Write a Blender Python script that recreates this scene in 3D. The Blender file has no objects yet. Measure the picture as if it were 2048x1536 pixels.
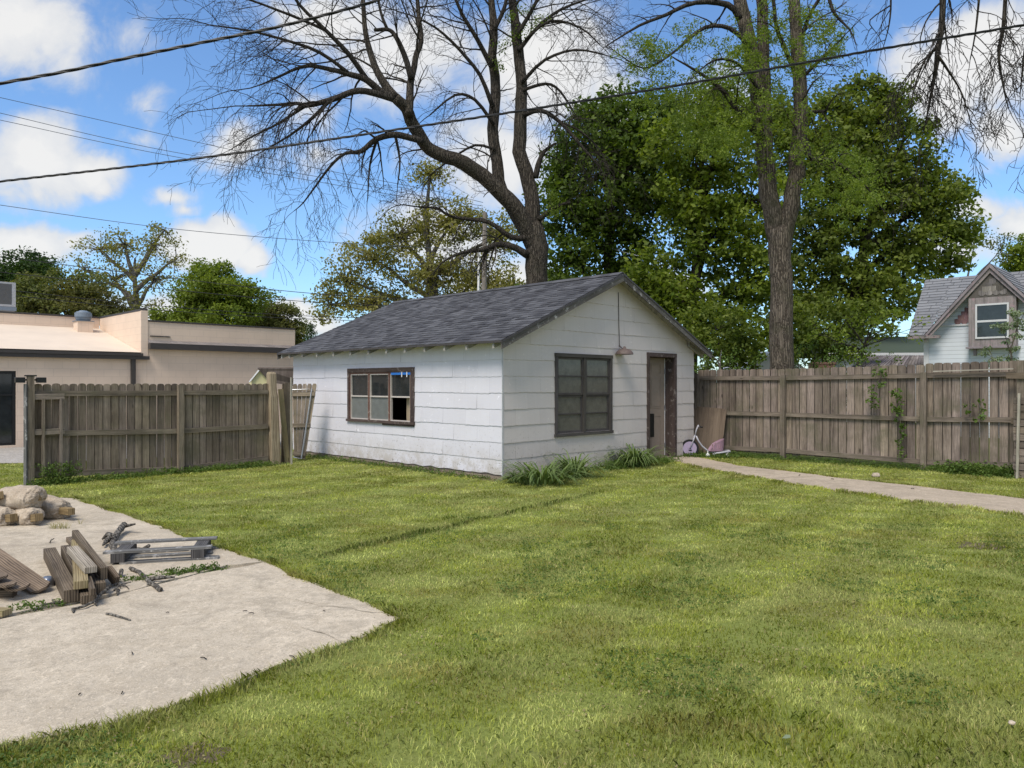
import bpy, math, random
import numpy as np
from mathutils import Vector, Matrix, noise as mnoise
# ------------------------------------------------------------------ camera, light, sky
SC = bpy.context.scene
F = 1502.0; HX = 1024.0; HY = 768.0; H = 1.6
cam_d = bpy.data.cameras.new('camera'); cam = bpy.data.objects.new('camera', cam_d)
SC.collection.objects.link(cam); SC.camera = cam
cam.location = (0, 0, H); cam.rotation_euler = (math.radians(90), 0, 0)
cam_d.sensor_width = 36; cam_d.lens = 36*F/2048; cam_d.clip_end = 3000; cam_d.clip_start = 0.05
SC.view_settings.view_transform = 'Standard'; SC.view_settings.look = 'None'
SC.view_settings.exposure = 0.44; SC.view_settings.gamma = 1
SUN_EL = math.radians(56); SUN_AZ = math.radians(-152)      # azimuth: 0 = +Y (ahead), negative = to the left
sv = Vector((math.sin(SUN_AZ)*math.cos(SUN_EL), math.cos(SUN_AZ)*math.cos(SUN_EL), math.sin(SUN_EL)))
sun_d = bpy.data.lights.new('sun', 'SUN'); sun = bpy.data.objects.new('sun', sun_d); SC.collection.objects.link(sun)
sun_d.energy = 2.7; sun_d.angle = math.radians(24); sun_d.color = (1, .93, .82)
sun.rotation_euler = sv.to_track_quat('Z', 'Y').to_euler(); sun.location = (-10, -10, 30)

class NT:
    def __init__(s, tree): s.t = tree; s.n = tree.nodes; s.l = tree.links
    def add(s, typ, ins=None, **kw):
        nd = s.n.new(typ)
        for k, v in kw.items(): setattr(nd, k, v)
        for k, v in (ins or {}).items(): s.put(nd.inputs[k], v)
        return nd
    def put(s, sock, v):
        if isinstance(v, bpy.types.NodeSocket): s.l.new(v, sock)
        elif v is not None:
            if sock.type == 'RGBA' and hasattr(v, '__len__') and len(v) == 3: v = (*v, 1)
            sock.default_value = v
    def math(s, op, a, b=None, c=None, clamp=False):
        nd = s.n.new('ShaderNodeMath'); nd.operation = op; nd.use_clamp = clamp
        s.put(nd.inputs[0], a); s.put(nd.inputs[1], b) if b is not None else None
        if c is not None: s.put(nd.inputs[2], c)
        return nd.outputs[0]
    def mix(s, f, a, b, mode='MIX'):
        nd = s.n.new('ShaderNodeMix'); nd.data_type = 'RGBA'; nd.blend_type = mode
        s.put(nd.inputs[0], f); s.put(nd.inputs[6], a); s.put(nd.inputs[7], b); return nd.outputs[2]
    def noise(s, vec, scale, detail=3, rough=.55, dist=0):
        return s.add('ShaderNodeTexNoise', {'Vector': vec, 'Scale': scale, 'Detail': detail, 'Roughness': rough, 'Distortion': dist}).outputs[0]
    def ramp(s, f, stops):
        nd = s.n.new('ShaderNodeValToRGB'); s.put(nd.inputs[0], f); e = nd.color_ramp.elements
        while len(e) < len(stops): e.new(.5)
        for i, (p, c) in enumerate(stops):
            e[i].position = p; e[i].color = (c, c, c, 1) if not hasattr(c, '__len__') else (*c, 1)
        return nd.outputs[0]
    def mapr(s, f, a, b, c=0., d=1., smooth=False):
        nd = s.add('ShaderNodeMapRange', {0: f, 1: a, 2: b, 3: c, 4: d}); nd.clamp = True
        if smooth: nd.interpolation_type = 'SMOOTHSTEP'
        return nd.outputs[0]
    def vscale(s, v, sc):
        return s.add('ShaderNodeMapping', {'Vector': v, 'Scale': sc}).outputs[0]

# world: physical sky with cumulus, laid out by direction on the sky
world = bpy.data.worlds.new('World'); SC.world = world; world.use_nodes = True
W_ = NT(world.node_tree); W_.n.clear()
sky = W_.add('ShaderNodeTexSky', sky_type='NISHITA'); sky.sun_disc = False
sky.sun_elevation = SUN_EL; sky.sun_rotation = SUN_AZ; sky.air_density = 1.0; sky.dust_density = .6; sky.ozone_density = 2.2
tc = W_.add('ShaderNodeTexCoord').outputs['Generated']
sep = W_.add('ShaderNodeSeparateXYZ', {0: tc})
ay = W_.math('MAXIMUM', W_.math('ABSOLUTE', sep.outputs[1]), .05)
cx = W_.math('DIVIDE', sep.outputs[0], ay); cz = W_.math('DIVIDE', sep.outputs[2], ay)
pv = W_.add('ShaderNodeCombineXYZ', {0: cx, 1: cz, 2: 0.0}).outputs[0]
wn = W_.add('ShaderNodeTexNoise', {'Vector': pv, 'Scale': 3.5, 'Detail': 5, 'Roughness': .6})
wv = W_.add('ShaderNodeVectorMath', {0: wn.outputs[1], 1: (.5, .5, .5)}, operation='SUBTRACT').outputs[0]
wv2 = W_.add('ShaderNodeVectorMath', {0: wv, 'Scale': .16}, operation='SCALE').outputs[0]
pw = W_.add('ShaderNodeVectorMath', {0: pv, 1: wv2}, operation='ADD').outputs[0]
CL = [(50,60,170,125,1.),(130,120,75,60,.6),(285,70,55,75,.42),(300,220,42,45,.42),(285,285,60,30,.38),(60,330,150,85,1.),(180,345,85,50,.9),
      (40,490,150,50,1.05),(130,480,60,35,.8),(430,478,100,52,1.25),(505,500,55,36,1.),(350,392,58,26,.62),(380,410,40,22,.55),
      (470,300,60,50,.6),(600,250,95,60,.5),(650,40,200,80,.75),(800,110,200,120,.75),(1090,130,170,150,.95),(1000,330,170,90,.8),(880,480,170,80,.75),
      (1200,170,80,70,.6),(1250,240,80,50,.6),(1400,220,90,80,.7),(620,330,100,50,.5),
      (1900,160,130,110,1.05),(2000,110,150,120,1.15),(2010,270,80,70,.95),(1960,410,60,28,.6),(2040,440,70,34,.9),
      (600,610,70,32,1.),(640,640,90,40,1.),(1000,560,200,60,.8),(1300,560,160,60,.8),(1900,500,140,50,.6),(330,620,120,40,.8)]
dens = None
for (x, y, rx, ry, a) in CL:
    cpx, cpz = (x-HX)/F, (HY-y)/F
    d = W_.add('ShaderNodeVectorMath', {0: pw, 1: (-cpx, -cpz, 0)}, operation='ADD').outputs[0]
    d = W_.add('ShaderNodeVectorMath', {0: d, 1: (F/rx/1.35, F/ry/1.35, 0)}, operation='MULTIPLY').outputs[0]
    ln = W_.add('ShaderNodeVectorMath', {0: d}, operation='LENGTH').outputs[1]
    v = W_.math('MULTIPLY', W_.math('SUBTRACT', 1.0, ln, clamp=True), a*1.5)
    dens = v if dens is None else W_.math('MAXIMUM', dens, v)
# high on the dome and behind the viewer: scattered clouds of their own
gen = W_.noise(tc, 2.2, 5, .6)
out = W_.math('MAXIMUM', W_.math('LESS_THAN', sep.outputs[1], .3), W_.math('GREATER_THAN', sep.outputs[2], .55))
dens = W_.math('MAXIMUM', dens, W_.math('MULTIPLY', out, W_.mapr(gen, .42, .62)))
fb = W_.noise(pv, 11, 8, .62, .4)
dn = W_.math('ADD', dens, W_.math('MULTIPLY', W_.math('SUBTRACT', fb, .5), 1.5))
mask = W_.mapr(dn, .10, .80, smooth=True)
fb2 = W_.noise(pw, 6, 6, .6)
shade = W_.mix(W_.mapr(W_.math('ADD', dn, W_.math('MULTIPLY', fb2, .8)), .5, 1.5), (.60, .645, .72), (.90, .89, .87))
bg1 = W_.add('ShaderNodeBackground', {0: W_.mix(1.0, sky.outputs[0], (.76, .95, 1.12), 'MULTIPLY'), 1: .135})
bg2 = W_.add('ShaderNodeBackground', {0: shade, 1: .74})
ms = W_.add('ShaderNodeMixShader', {0: W_.math('MULTIPLY', mask, .95), 1: bg1.outputs[0], 2: bg2.outputs[0]})
W_.add('ShaderNodeOutputWorld', {0: ms.outputs[0]})

# ------------------------------------------------------------------ helpers
COL = SC.collection
rng = np.random.default_rng(7); random.seed(7)
def at(px, py, Y): return Vector(((px-HX)/F*Y, Y, H-(py-HY)/F*Y))
def gnd(px, py, z=0.0):
    Y = F*(H-z)/(py-HY); return at(px, py, Y)
def V(*a): return Vector(a)
UP = V(0, 0, 1)
def hit(px, o, d):                     # t along a level line o + t d whose picture column is px
    k = (px-HX)/F; return (k*o.y - o.x)/(d.x - k*d.y)
def zat(py, p): return H-(py-HY)/F*p.y

class MB:
    def __init__(s): s.v = []; s.f = []; s.uv = []; s.mi = []
    def face(s, pts, uvs=None, mi=0):
        b = len(s.v); s.v.extend([tuple(p) for p in pts]); s.f.append(tuple(range(b, b+len(pts)))); s.mi.append(mi)
        s.uv.extend(uvs if uvs else [(0, 0)]*len(pts))
    def box(s, o, a, b, c, mi=0):       # corner o and three edge vectors; UV y runs along the longest edge
        a, b, c, o = Vector(a), Vector(b), Vector(c), Vector(o)
        if a.cross(b).dot(c) < 0: a, b = b, a
        E = [a, b, c]; lens = [e.length for e in E]; lg = lens.index(max(lens))
        base = len(s.v); ou, ov = random.random()*50, random.random()*50
        co = [(i, j, k) for k in (0, 1) for j in (0, 1) for i in (0, 1)]
        s.v.extend([tuple(o+a*i+b*j+c*k) for i, j, k in co])
        for q, ax in (((0, 2, 3, 1), 2), ((4, 5, 7, 6), 2), ((0, 1, 5, 4), 1), ((2, 6, 7, 3), 1), ((0, 4, 6, 2), 0), ((1, 3, 7, 5), 0)):
            s.f.append(tuple(base+i for i in q)); s.mi.append(mi)
            tr = [k for k in range(3) if k != ax]
            yv = lg if lg in tr else tr[1]; xv = [k for k in tr if k != yv][0]
            for i in q: s.uv.append((ou+co[i][xv]*lens[xv]+ax*.31, ov+co[i][yv]*lens[yv]))
    def beam(s, p, q, w, h, up=UP, mi=0):   # beam from p to q, w across, h along up, centred
        p, q = Vector(p), Vector(q); d = (q-p); x = d.normalized().cross(up).normalized(); y = x.cross(d.normalized())
        s.box(p-x*w/2-y*h/2, d, x*w, y*h, mi)
    def extr(s, poly, n, mi=0, lg=None, uw=None):     # planar outline poly extruded by vector n
        poly = [Vector(p) for p in poly]; n = Vector(n); base = len(s.v); k = len(poly)
        ou, ov = random.random()*50, random.random()*50
        ax = (lg or UP).normalized(); c0 = poly[0]; nn = n.normalized(); tx = ax.cross(nn).normalized()
        s.v.extend([tuple(p) for p in poly]); s.v.extend([tuple(p+n) for p in poly])
        uvs = [(ou+(p-c0).dot(tx), ov+(p-c0).dot(ax)) for p in poly]
        if uw: uvs = [(int(ou)+abs((p-c0).dot(tx))/uw*.13, v) for p, (u, v) in zip(poly, uvs)]
        s.f.append(tuple(range(base+k-1, base-1, -1))); s.uv += uvs[::-1]; s.mi.append(mi)
        s.f.append(tuple(range(base+k, base+2*k))); s.uv += uvs; s.mi.append(mi)
        for i in range(k):
            j = (i+1) % k; s.f.append((base+i, base+j, base+k+j, base+k+i)); s.mi.append(mi)
            s.uv += [uvs[i], uvs[j], (uvs[j][0]+n.length, uvs[j][1]), (uvs[i][0]+n.length, uvs[i][1])]
    def tube(s, pts, rad, k=6, cap=True, mi=0, ell=None):
        pts = [Vector(p) for p in pts]; n = len(pts); base = len(s.v)
        if not hasattr(rad, '__len__'): rad = [rad]*n
        d0 = (pts[1]-pts[0]).normalized(); x = d0.orthogonal().normalized(); ou = random.random()*20; L = 0
        Ls = []
        for i in range(n):
            d = (pts[min(i+1, n-1)]-pts[max(i-1, 0)]).normalized(); x = (x-d*x.dot(d)).normalized(); y = d.cross(x)
            if i: L += (pts[i]-pts[i-1]).length
            Ls.append(L)
            for j in range(k):
                a = 2*math.pi*j/k; s.v.append(tuple(pts[i]+(x*math.cos(a)+y*math.sin(a))*rad[i]))
        for i in range(n-1):
            for j in range(k):
                j2 = (j+1) % k; s.f.append((base+i*k+j, base+i*k+j2, base+(i+1)*k+j2, base+(i+1)*k+j)); s.mi.append(mi)
                c = 2*math.pi*rad[0]/k
                s.uv += [(ou+j*c, Ls[i]), (ou+(j+1)*c, Ls[i]), (ou+(j+1)*c, Ls[i+1]), (ou+j*c, Ls[i+1])]
        if cap:
            for ring, rev in ((0, True), (n-1, False)):
                idx = [base+ring*k+j for j in range(k)]
                if rev: idx = idx[::-1]
                s.f.append(tuple(idx)); s.uv += [(ou, Ls[ring])]*k; s.mi.append(mi)
    def lathe(s, c, prof, k=20, axis=UP, mi=0, cap=True):
        c = Vector(c); axis = Vector(axis).normalized(); x = axis.orthogonal().normalized(); y = axis.cross(x); base = len(s.v)
        for (r, h) in prof:
            for j in range(k):
                a = 2*math.pi*j/k; s.v.append(tuple(c+axis*h+(x*math.cos(a)+y*math.sin(a))*r))
        for i in range(len(prof)-1):
            for j in range(k):
                j2 = (j+1) % k; s.f.append((base+i*k+j, base+i*k+j2, base+(i+1)*k+j2, base+(i+1)*k+j)); s.mi.append(mi)
                s.uv += [(j/k, prof[i][1]), ((j+1)/k, prof[i][1]), ((j+1)/k, prof[i+1][1]), (j/k, prof[i+1][1])]
        for ring, rev in (((0, True), (len(prof)-1, False)) if cap else ()):
            if prof[ring][0] > 1e-4:
                idx = [base+ring*k+j for j in range(k)]
                if rev: idx = idx[::-1]
                s.f.append(tuple(idx)); s.uv += [(0, 0)]*k; s.mi.append(mi)
    def build(s, name, mats, parent=None, loc=None, smooth=False, bevel=0):
        me = bpy.data.meshes.new(name); M = Matrix.Identity(4)
        if parent is not None: M = parent_inv(parent)
        if loc is not None: M = Matrix.Translation(-Vector(loc))
        vs = np.array(s.v, dtype=np.float64); R = np.array(M)
        vs = vs @ R[:3, :3].T + R[:3, 3]
        me.from_pydata(vs.tolist(), [], s.f)
        uvl = me.uv_layers.new(name='UVMap'); uvl.data.foreach_set('uv', np.array(s.uv, dtype=np.float32).ravel())
        if not isinstance(mats, (list, tuple)): mats = [mats]
        for m in mats: me.materials.append(m)
        if len(mats) > 1: me.polygons.foreach_set('material_index', np.array(s.mi, dtype=np.int32))
        if smooth: me.polygons.foreach_set('use_smooth', np.ones(len(me.polygons), dtype=bool))
        me.update(); o = bpy.data.objects.new(name, me); COL.objects.link(o)
        if parent is not None: o.parent = parent
        if loc is not None: o.location = loc
        if bevel:
            b = o.modifiers.new('bevel', 'BEVEL'); b.width = bevel; b.segments = 2; b.limit_method = 'ANGLE'
        return o
def parent_inv(p):
    M = Matrix.Identity(4); q = p
    while q is not None:
        M = (Matrix.Translation(q.location) @ q.rotation_euler.to_matrix().to_4x4()) @ M; q = q.parent
    return M.inverted()
def tag(o, label=None, cat=None, group=None, kind=None):
    if label: o['label'] = label
    if cat: o['category'] = cat
    if group: o['group'] = group
    if kind: o['kind'] = kind
    return o
def thing(name, label, cat, loc, group=None):
    o = bpy.data.objects.new(name, None); o.empty_display_size = .2; COL.objects.link(o); o.location = loc
    return tag(o, label, cat, group)
def fast_mesh(name, verts, nper, mats, parent=None, loc=None, extra=None):
    """verts (N*nper,3): N separate polygons of nper corners"""
    verts = np.asarray(verts, dtype=np.float64)
    M = parent_inv(parent) if parent is not None else (Matrix.Translation(-Vector(loc)) if loc is not None else Matrix.Identity(4))
    R = np.array(M); verts = (verts @ R[:3, :3].T + R[:3, 3]).astype(np.float32)
    n = len(verts); me = bpy.data.meshes.new(name)
    me.vertices.add(n); me.vertices.foreach_set('co', verts.ravel())
    me.loops.add(n); me.loops.foreach_set('vertex_index', np.arange(n, dtype=np.int32))
    me.polygons.add(n//nper); me.polygons.foreach_set('loop_start', np.arange(0, n, nper, dtype=np.int32))
    try: me.polygons.foreach_set('loop_total', np.full(n//nper, nper, dtype=np.int32))
    except Exception: pass
    me.materials.append(mats); me.update(calc_edges=True)
    o = bpy.data.objects.new(name, me); COL.objects.link(o)
    if parent is not None: o.parent = parent
    if loc is not None: o.location = loc
    return o

# ------------------------------------------------------------------ materials
MATS = {}
def material(name):
    m = bpy.data.materials.new(name); m.use_nodes = True; t = NT(m.node_tree); t.n.clear(); MATS[name] = m
    t.geo = t.add('ShaderNodeNewGeometry'); t.pos = t.geo.outputs['Position']; t.isl = t.geo.outputs['Random Per Island']
    t.uv = t.add('ShaderNodeUVMap').outputs[0]
    return m, t
def finish(t, col, rough=.7, bump=None, bs=.3, bd=.01, metal=0., spec=.3, **kw):
    p = t.add('ShaderNodeBsdfPrincipled', {'Base Color': col, 'Roughness': rough, 'Metallic': metal, 'Specular IOR Level': spec})
    for k, v in kw.items(): t.put(p.inputs[k], v)
    if bump is not None:
        b = t.add('ShaderNodeBump', {'Strength': bs, 'Distance': bd, 'Height': bump}); t.l.new(b.outputs[0], p.inputs['Normal'])
    t.add('ShaderNodeOutputMaterial', {0: p.outputs[0]}); return p
def plain(name, col, rough=.6, var=.12, scale=8, metal=0., spec=.35, bs=.15):
    m, t = material(name)
    n = t.noise(t.pos, scale, 5, .6); n2 = t.noise(t.pos, scale*5, 3, .6)
    f = t.math('ADD', t.math('MULTIPLY', n, .7), t.math('MULTIPLY', n2, .3))
    c = t.mix(t.mapr(f, .3, .7), tuple(x*(1-var) for x in col), tuple(min(1, x*(1+var)) for x in col))
    finish(t, c, rough, n2, bs, .004, metal, spec); return m
def wood(name, dark, light, grain=1., moss=None, isl=.35, rough=.85, wear=None, edge=False):
    m, t = material(name)
    gv = t.vscale(t.uv, (38*grain, 1.6*grain, 1)); g = t.noise(gv, 1, 6, .7, 2.2)
    gv2 = t.vscale(t.uv, (140*grain, 3*grain, 1)); g2 = t.noise(gv2, 1, 4, .6)
    broad = t.noise(t.vscale(t.uv, (11*grain, .5, 1)), 1, 3, .6, .5)
    ring = t.add('ShaderNodeTexWave', {'Vector': t.vscale(t.uv, (9, .75, 1)), 'Scale': 2.2, 'Distortion': 7., 'Detail': 3., 'Detail Scale': .8}).outputs[1]
    f = t.math('ADD', t.math('MULTIPLY', g, .5), t.math('ADD', t.math('MULTIPLY', g2, .25), t.math('MULTIPLY', ring, .25)))
    c = t.mix(t.mapr(f, .33, .62), dark, light)
    c = t.mix(t.mapr(broad, .50, .68, 0, .6), c, tuple(x*.75 for x in dark)); c = t.mix(t.mapr(broad, .30, .44, .45, 0), c, tuple(min(.9, x*1.12) for x in light))
    br = t.mapr(t.isl, 0, 1, 1-isl, 1+isl)
    c = t.mix(1.0, c, t.add('ShaderNodeCombineColor', {0: br, 1: br, 2: t.math('MULTIPLY', br, t.mapr(t.math('FRACT', t.math('MULTIPLY', t.isl, 7.3)), 0, 1, .92, 1.06))}).outputs[0], 'MULTIPLY')
    if edge:  # seam shadow between touching pickets, painted as dark board edges
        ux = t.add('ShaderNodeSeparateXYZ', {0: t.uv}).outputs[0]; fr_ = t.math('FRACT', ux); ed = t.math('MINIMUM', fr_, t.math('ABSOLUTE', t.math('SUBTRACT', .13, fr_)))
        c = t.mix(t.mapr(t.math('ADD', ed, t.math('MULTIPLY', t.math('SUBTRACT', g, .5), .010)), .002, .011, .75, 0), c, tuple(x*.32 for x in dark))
    # knots
    kv = t.add('ShaderNodeTexVoronoi', {'Vector': t.vscale(t.uv, (5, 1.6, 1)), 'Scale': 1.0}); kn = t.mapr(kv.outputs[0], .04, .10)
    c = t.mix(t.math('MULTIPLY', t.math('SUBTRACT', 1.0, kn), .75), c, tuple(x*.3 for x in dark))
    big = t.noise(t.pos, 1.6, 4, .6)
    c = t.mix(t.mapr(big, .45, .7, 0, .45), c, tuple(x*.62 for x in dark))
    if moss is not None:
        c = t.mix(t.mapr(t.noise(t.pos, 2.3, 5, .65), .5, .68, 0, .55), c, moss)
    if wear is not None:
        c = t.mix(t.mapr(t.noise(t.pos, 9, 6, .7), .56, .64), c, wear)
    finish(t, c, rough, t.math('ADD', g, g2), .55, .004, spec=.2); return m
def leafmat(name, a, b, c3=None, trans=.42, nscale=.35):
    m, t = material(name)
    c = t.mix(t.isl, a, b)
    c = t.mix(t.mapr(t.noise(t.pos, nscale, 3, .6), .4, .65, 0, .55), c, c3 or tuple(x*.6 for x in a))
    d = t.add('ShaderNodeBsdfPrincipled', {'Base Color': c, 'Roughness': .55, 'Specular IOR Level': .25})
    tr = t.add('ShaderNodeBsdfTranslucent', {0: t.mix(1.0, c, (1.25, 1.3, .55), 'MULTIPLY')})
    mx = t.add('ShaderNodeMixShader', {0: trans, 1: d.outputs[0], 2: tr.outputs[0]})
    t.add('ShaderNodeOutputMaterial', {0: mx.outputs[0]}); return m
def barkmat(name, dark, light, moss=None):
    m, t = material(name)
    v = t.vscale(t.pos, (1, 1, .22)); n = t.noise(v, 16, 6, .7, .6); n2 = t.noise(t.pos, 2.2, 3, .6)
    wv_ = t.add('ShaderNodeVectorMath', {0: t.vscale(t.pos, (1, 1, .07)), 1: t.add('ShaderNodeVectorMath', {0: t.add('ShaderNodeTexNoise', {'Vector': t.pos, 'Scale': 9., 'Detail': 4}).outputs[1], 'Scale': .05}, operation='SCALE').outputs[0]}, operation='ADD').outputs[0]
    vo = t.add('ShaderNodeTexVoronoi', {'Vector': wv_, 'Scale': 24.}, feature='DISTANCE_TO_EDGE').outputs[0]
    cr = t.mapr(vo, 0, .22)
    c = t.mix(t.mapr(t.math('ADD', t.math('MULTIPLY', n, .6), t.math('MULTIPLY', cr, .4)), .3, .8), dark, light)
    c = t.mix(t.mapr(n2, .5, .7, 0, .5), c, moss or tuple(x*.7 for x in dark))
    finish(t, c, .9, t.math('ADD', cr, n), .8, .03, spec=.15); return m

FENCE_L = wood('fence_wood_left', (.072, .057, .046), (.30, .245, .19), moss=(.105, .10, .062), isl=.32)
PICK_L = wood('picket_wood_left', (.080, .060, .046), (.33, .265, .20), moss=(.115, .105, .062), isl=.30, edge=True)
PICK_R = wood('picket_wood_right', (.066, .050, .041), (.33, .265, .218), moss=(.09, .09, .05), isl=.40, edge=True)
FENCE_R = wood('fence_wood_right', (.056, .044, .038), (.27, .22, .185), moss=(.08, .08, .045), isl=.42)
TIMBER = wood('timber_grey', (.050, .037, .028), (.21, .165, .125), isl=.3, grain=.55)
TIMBER_T = wood('timber_tan', (.16, .12, .065), (.36, .29, .18), isl=.15, moss=(.18, .19, .07))
TIMBER_W = wood('timber_pale', (.17, .14, .11), (.50, .44, .38), isl=.15, grain=.6)
PALLET = wood('pallet_grey', (.055, .054, .056), (.24, .235, .235), isl=.25, wear=(.42, .41, .40))
PALLET_D = wood('pallet_block', (.035, .033, .035), (.12, .115, .12), isl=.1)
PLANK = wood('plank_brown', (.055, .040, .031), (.24, .18, .135), isl=.3, grain=.6)
CUTWOOD = wood('cut_stub', (.13, .09, .045), (.36, .26, .145), isl=.3)
PALEPOST = wood('pale_post', (.20, .15, .10), (.42, .34, .25), isl=.1)
PLY = wood('plywood_wood', (.085, .062, .048), (.21, .16, .125), grain=.5, isl=.05)
TRIM = wood('trim_brown', (.045, .032, .029), (.11, .08, .07), isl=.1, wear=(.19, .16, .145))
TRIM2 = wood('trim_greybrown', (.055, .048, .044), (.095, .085, .078), isl=.1)
SASHRED = wood('sash_redbrown', (.10, .048, .036), (.20, .11, .085), isl=.1, wear=(.28, .23, .2))
RAKE = wood('rake_flaking', (.055, .048, .045), (.18, .165, .155), isl=.1, wear=(.40, .38, .36))
RAFTER = wood('rafter_grey', (.2, .19, .18), (.42, .40, .38), isl=.15)
OLDWOODW = wood('old_white_wood', (.3, .28, .25), (.6, .58, .53), isl=.1)
STAKE = wood('stake_pale', (.22, .20, .17), (.50, .46, .40), isl=.1)

def siding_mat(name, col, streak=.5):
    m, t = material(name)
    s = t.noise(t.vscale(t.uv, (34, .8, 1)), 1, 4, .65); big = t.noise(t.pos, 1.3, 5, .6); fine = t.noise(t.pos, 60, 3, .6)
    c = t.mix(t.mapr(s, .35, .7, 0, .32*streak), col, tuple(x*.80 for x in col))
    c = t.mix(t.mapr(big, .45, .72, 0, .35), c, (col[0]*.84, col[1]*.82, col[2]*.79))
    # faint butt joints of the shingles
    brick = t.add('ShaderNodeTexBrick', {'Vector': t.add('ShaderNodeMapping', {'Vector': t.uv, 'Location': (0, .2245, 0)}).outputs[0], 'Scale': 1.0, 'Mortar Size': .0016, 'Mortar Smooth': .3, 'Brick Width': .61, 'Row Height': .2795, 'Color1': (1, 1, 1, 1), 'Color2': (.93, .93, .94, 1), 'Mortar': (.62, .6, .6, 1)})
    c = t.mix(.8, c, brick.outputs[0], 'MULTIPLY')
    # chips and mildew specks, thicker low on the wall
    sp = t.add('ShaderNodeSeparateXYZ', {0: t.pos}); low = t.mapr(sp.outputs[2], 0., 1.15, 1., 0.)
    chip = t.noise(t.vscale(t.pos, (1, 1, .7)), 26, 4, .75)
    c = t.mix(t.mapr(t.math('ADD', chip, t.math('MULTIPLY', low, .07)), .70, .74, 0, .75), c, (.20, .17, .14))
    c = t.mix(t.mapr(t.noise(t.pos, 7, 5, .7), .64, .68, 0, .8), c, tuple(min(.9, x*1.18) for x in col))
    c = t.mix(t.math('MULTIPLY', t.mapr(sp.outputs[2], 0., .55, .75, 0.), t.mapr(t.noise(t.pos, 5, 6, .75), .4, .58)), c, (.38, .33, .26))
    c = t.mix(t.math('MULTIPLY', t.mapr(sp.outputs[2], .2, 1.0, 1, 0.), t.mapr(t.noise(t.pos, 19, 4, .8), .62, .655)), c, (.17, .14, .11))
    finish(t, c, .55, t.math('ADD', s, fine), .25, .003, spec=.3); return m
SIDE_LIT = siding_mat('siding_lit', (.68, .665, .715)); SIDE_DIM = siding_mat('siding_dim', (.60, .545, .515), .7)  # same siding twice: long wall's stronger, gable's weaker light painted into the colour
INNER = plain('inner_boards', (.17, .14, .115), .9)
def shingle_mat(name, dark, light):
    m, t = material(name)
    n = t.noise(t.vscale(t.uv, (3.5, 22, 1)), 1, 4, .6); fine = t.noise(t.pos, 160, 2, .7); big = t.noise(t.pos, 1.1, 3, .6)
    f = t.math('ADD', t.math('MULTIPLY', t.isl, .55), t.math('ADD', t.math('MULTIPLY', n, .3), t.math('MULTIPLY', fine, .2)))
    c = t.mix(t.mapr(f, .2, .85), dark, light); c = t.mix(t.mapr(big, .4, .7, 0, .25), c, tuple(x*.7 for x in dark))
    finish(t, c, .9, fine, .5, .004, spec=.2); return m
SHINGLE = shingle_mat('roof_shingle', (.040, .040, .046), (.120, .121, .132))
SHINGLE2 = shingle_mat('roof_slate_grey', (.17, .175, .19), (.23, .235, .25))
GLASSD = plain('glass_dark', (.022, .026, .028), .08, .4, 6, spec=.6, bs=.02)
GLASSM = plain('glass_dusty', (.155, .165, .16), .3, .18, 9, spec=.5, bs=.02)
GLASSB = plain('glass_brownish', (.12, .115, .095), .22, .25, 7, spec=.5, bs=.02)
SASHW = plain('sash_offwhite', (.52, .47, .43), .6, .15, 30)
WHITE = plain('white_plastic', (.78, .77, .76), .4, .06, 10)
TAPE = plain('blue_tape', (.03, .19, .62), .5, .05, 20)
BLACK = plain('black_plastic', (.012, .012, .013), .4, .2, 10)
RUST = plain('rusty_lamp', (.13, .095, .085), .6, .4, 25)
METAL = plain('galvanised', (.42, .43, .45), .42, .2, 20, metal=.6)
DENTM = plain('dull_metal_cap', (.30, .32, .36), .28, .4, 30, metal=.9)
DOORM = plain('door_beige', (.27, .215, .175), .5, .07, 12)
TRIKEF = plain('trike_frame', (.42, .41, .45), .35, .06, 30)
LILAC = plain('trike_lilac', (.38, .31, .43), .4, .08, 20)
PINK = plain('trike_pink', (.34, .21, .27), .4, .1, 20)
BUILD_W = None
def cmu_mat(name, col, bw=.4, rh=.2, k=.86):
    m, t = material(name)
    b = t.add('ShaderNodeTexBrick', {'Vector': t.uv, 'Scale': 1.0, 'Mortar Size': .008, 'Mortar Smooth': .6, 'Brick Width': bw, 'Row Height': rh, 'Color1': (1, 1, 1, 1), 'Color2': (.97, .97, .97, 1), 'Mortar': (k, k, k, 1)})
    n = t.noise(t.pos, 1.2, 4, .6); n2 = t.noise(t.pos, 40, 3, .6)
    c = t.mix(1.0, t.mix(t.mapr(n, .35, .7), col, tuple(x*.90 for x in col)), b.outputs[0], 'MULTIPLY')
    finish(t, c, .8, t.math('ADD', b.outputs[1], t.math('MULTIPLY', n2, .3)), -.3, .01, spec=.2); return m
CMU = cmu_mat('beige_block', (.76, .60, .475)); MEMB = cmu_mat('roof_membrane', (.68, .57, .465), 9., 1.15, .88)
BROWNMET = plain('brown_metal_trim', (.055, .048, .046), .45, .1, 5)
BLUEGREY = plain('bluegrey_paint', (.16, .20, .25), .45, .15, 12)
ACGRID = plain('ac_grid', (.12, .125, .13), .6, .2, 60)
YELLOW = plain('pale_yellow_siding', (.66, .60, .34), .6, .05, 6)
BROWNROOF = wood('brown_roof_boards', (.07, .055, .05), (.14, .115, .105), isl=.1)
LAP = cmu_mat('white_lap_siding', (.64, .68, .74), 30., .125, .55)
WHITETRIM = plain('white_trim', (.58, .58, .59), .5, .05, 8)
PEELPINK = wood('peeling_pink_trim', (.15, .13, .13), (.34, .30, .31), isl=.1, wear=(.34, .24, .26))
PINKSH = wood('pink_scallop', (.15, .085, .09), (.26, .155, .165), isl=.4)
SCALLOP = wood('weathered_scallop', (.10, .09, .085), (.27, .245, .23), isl=.45)
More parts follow.
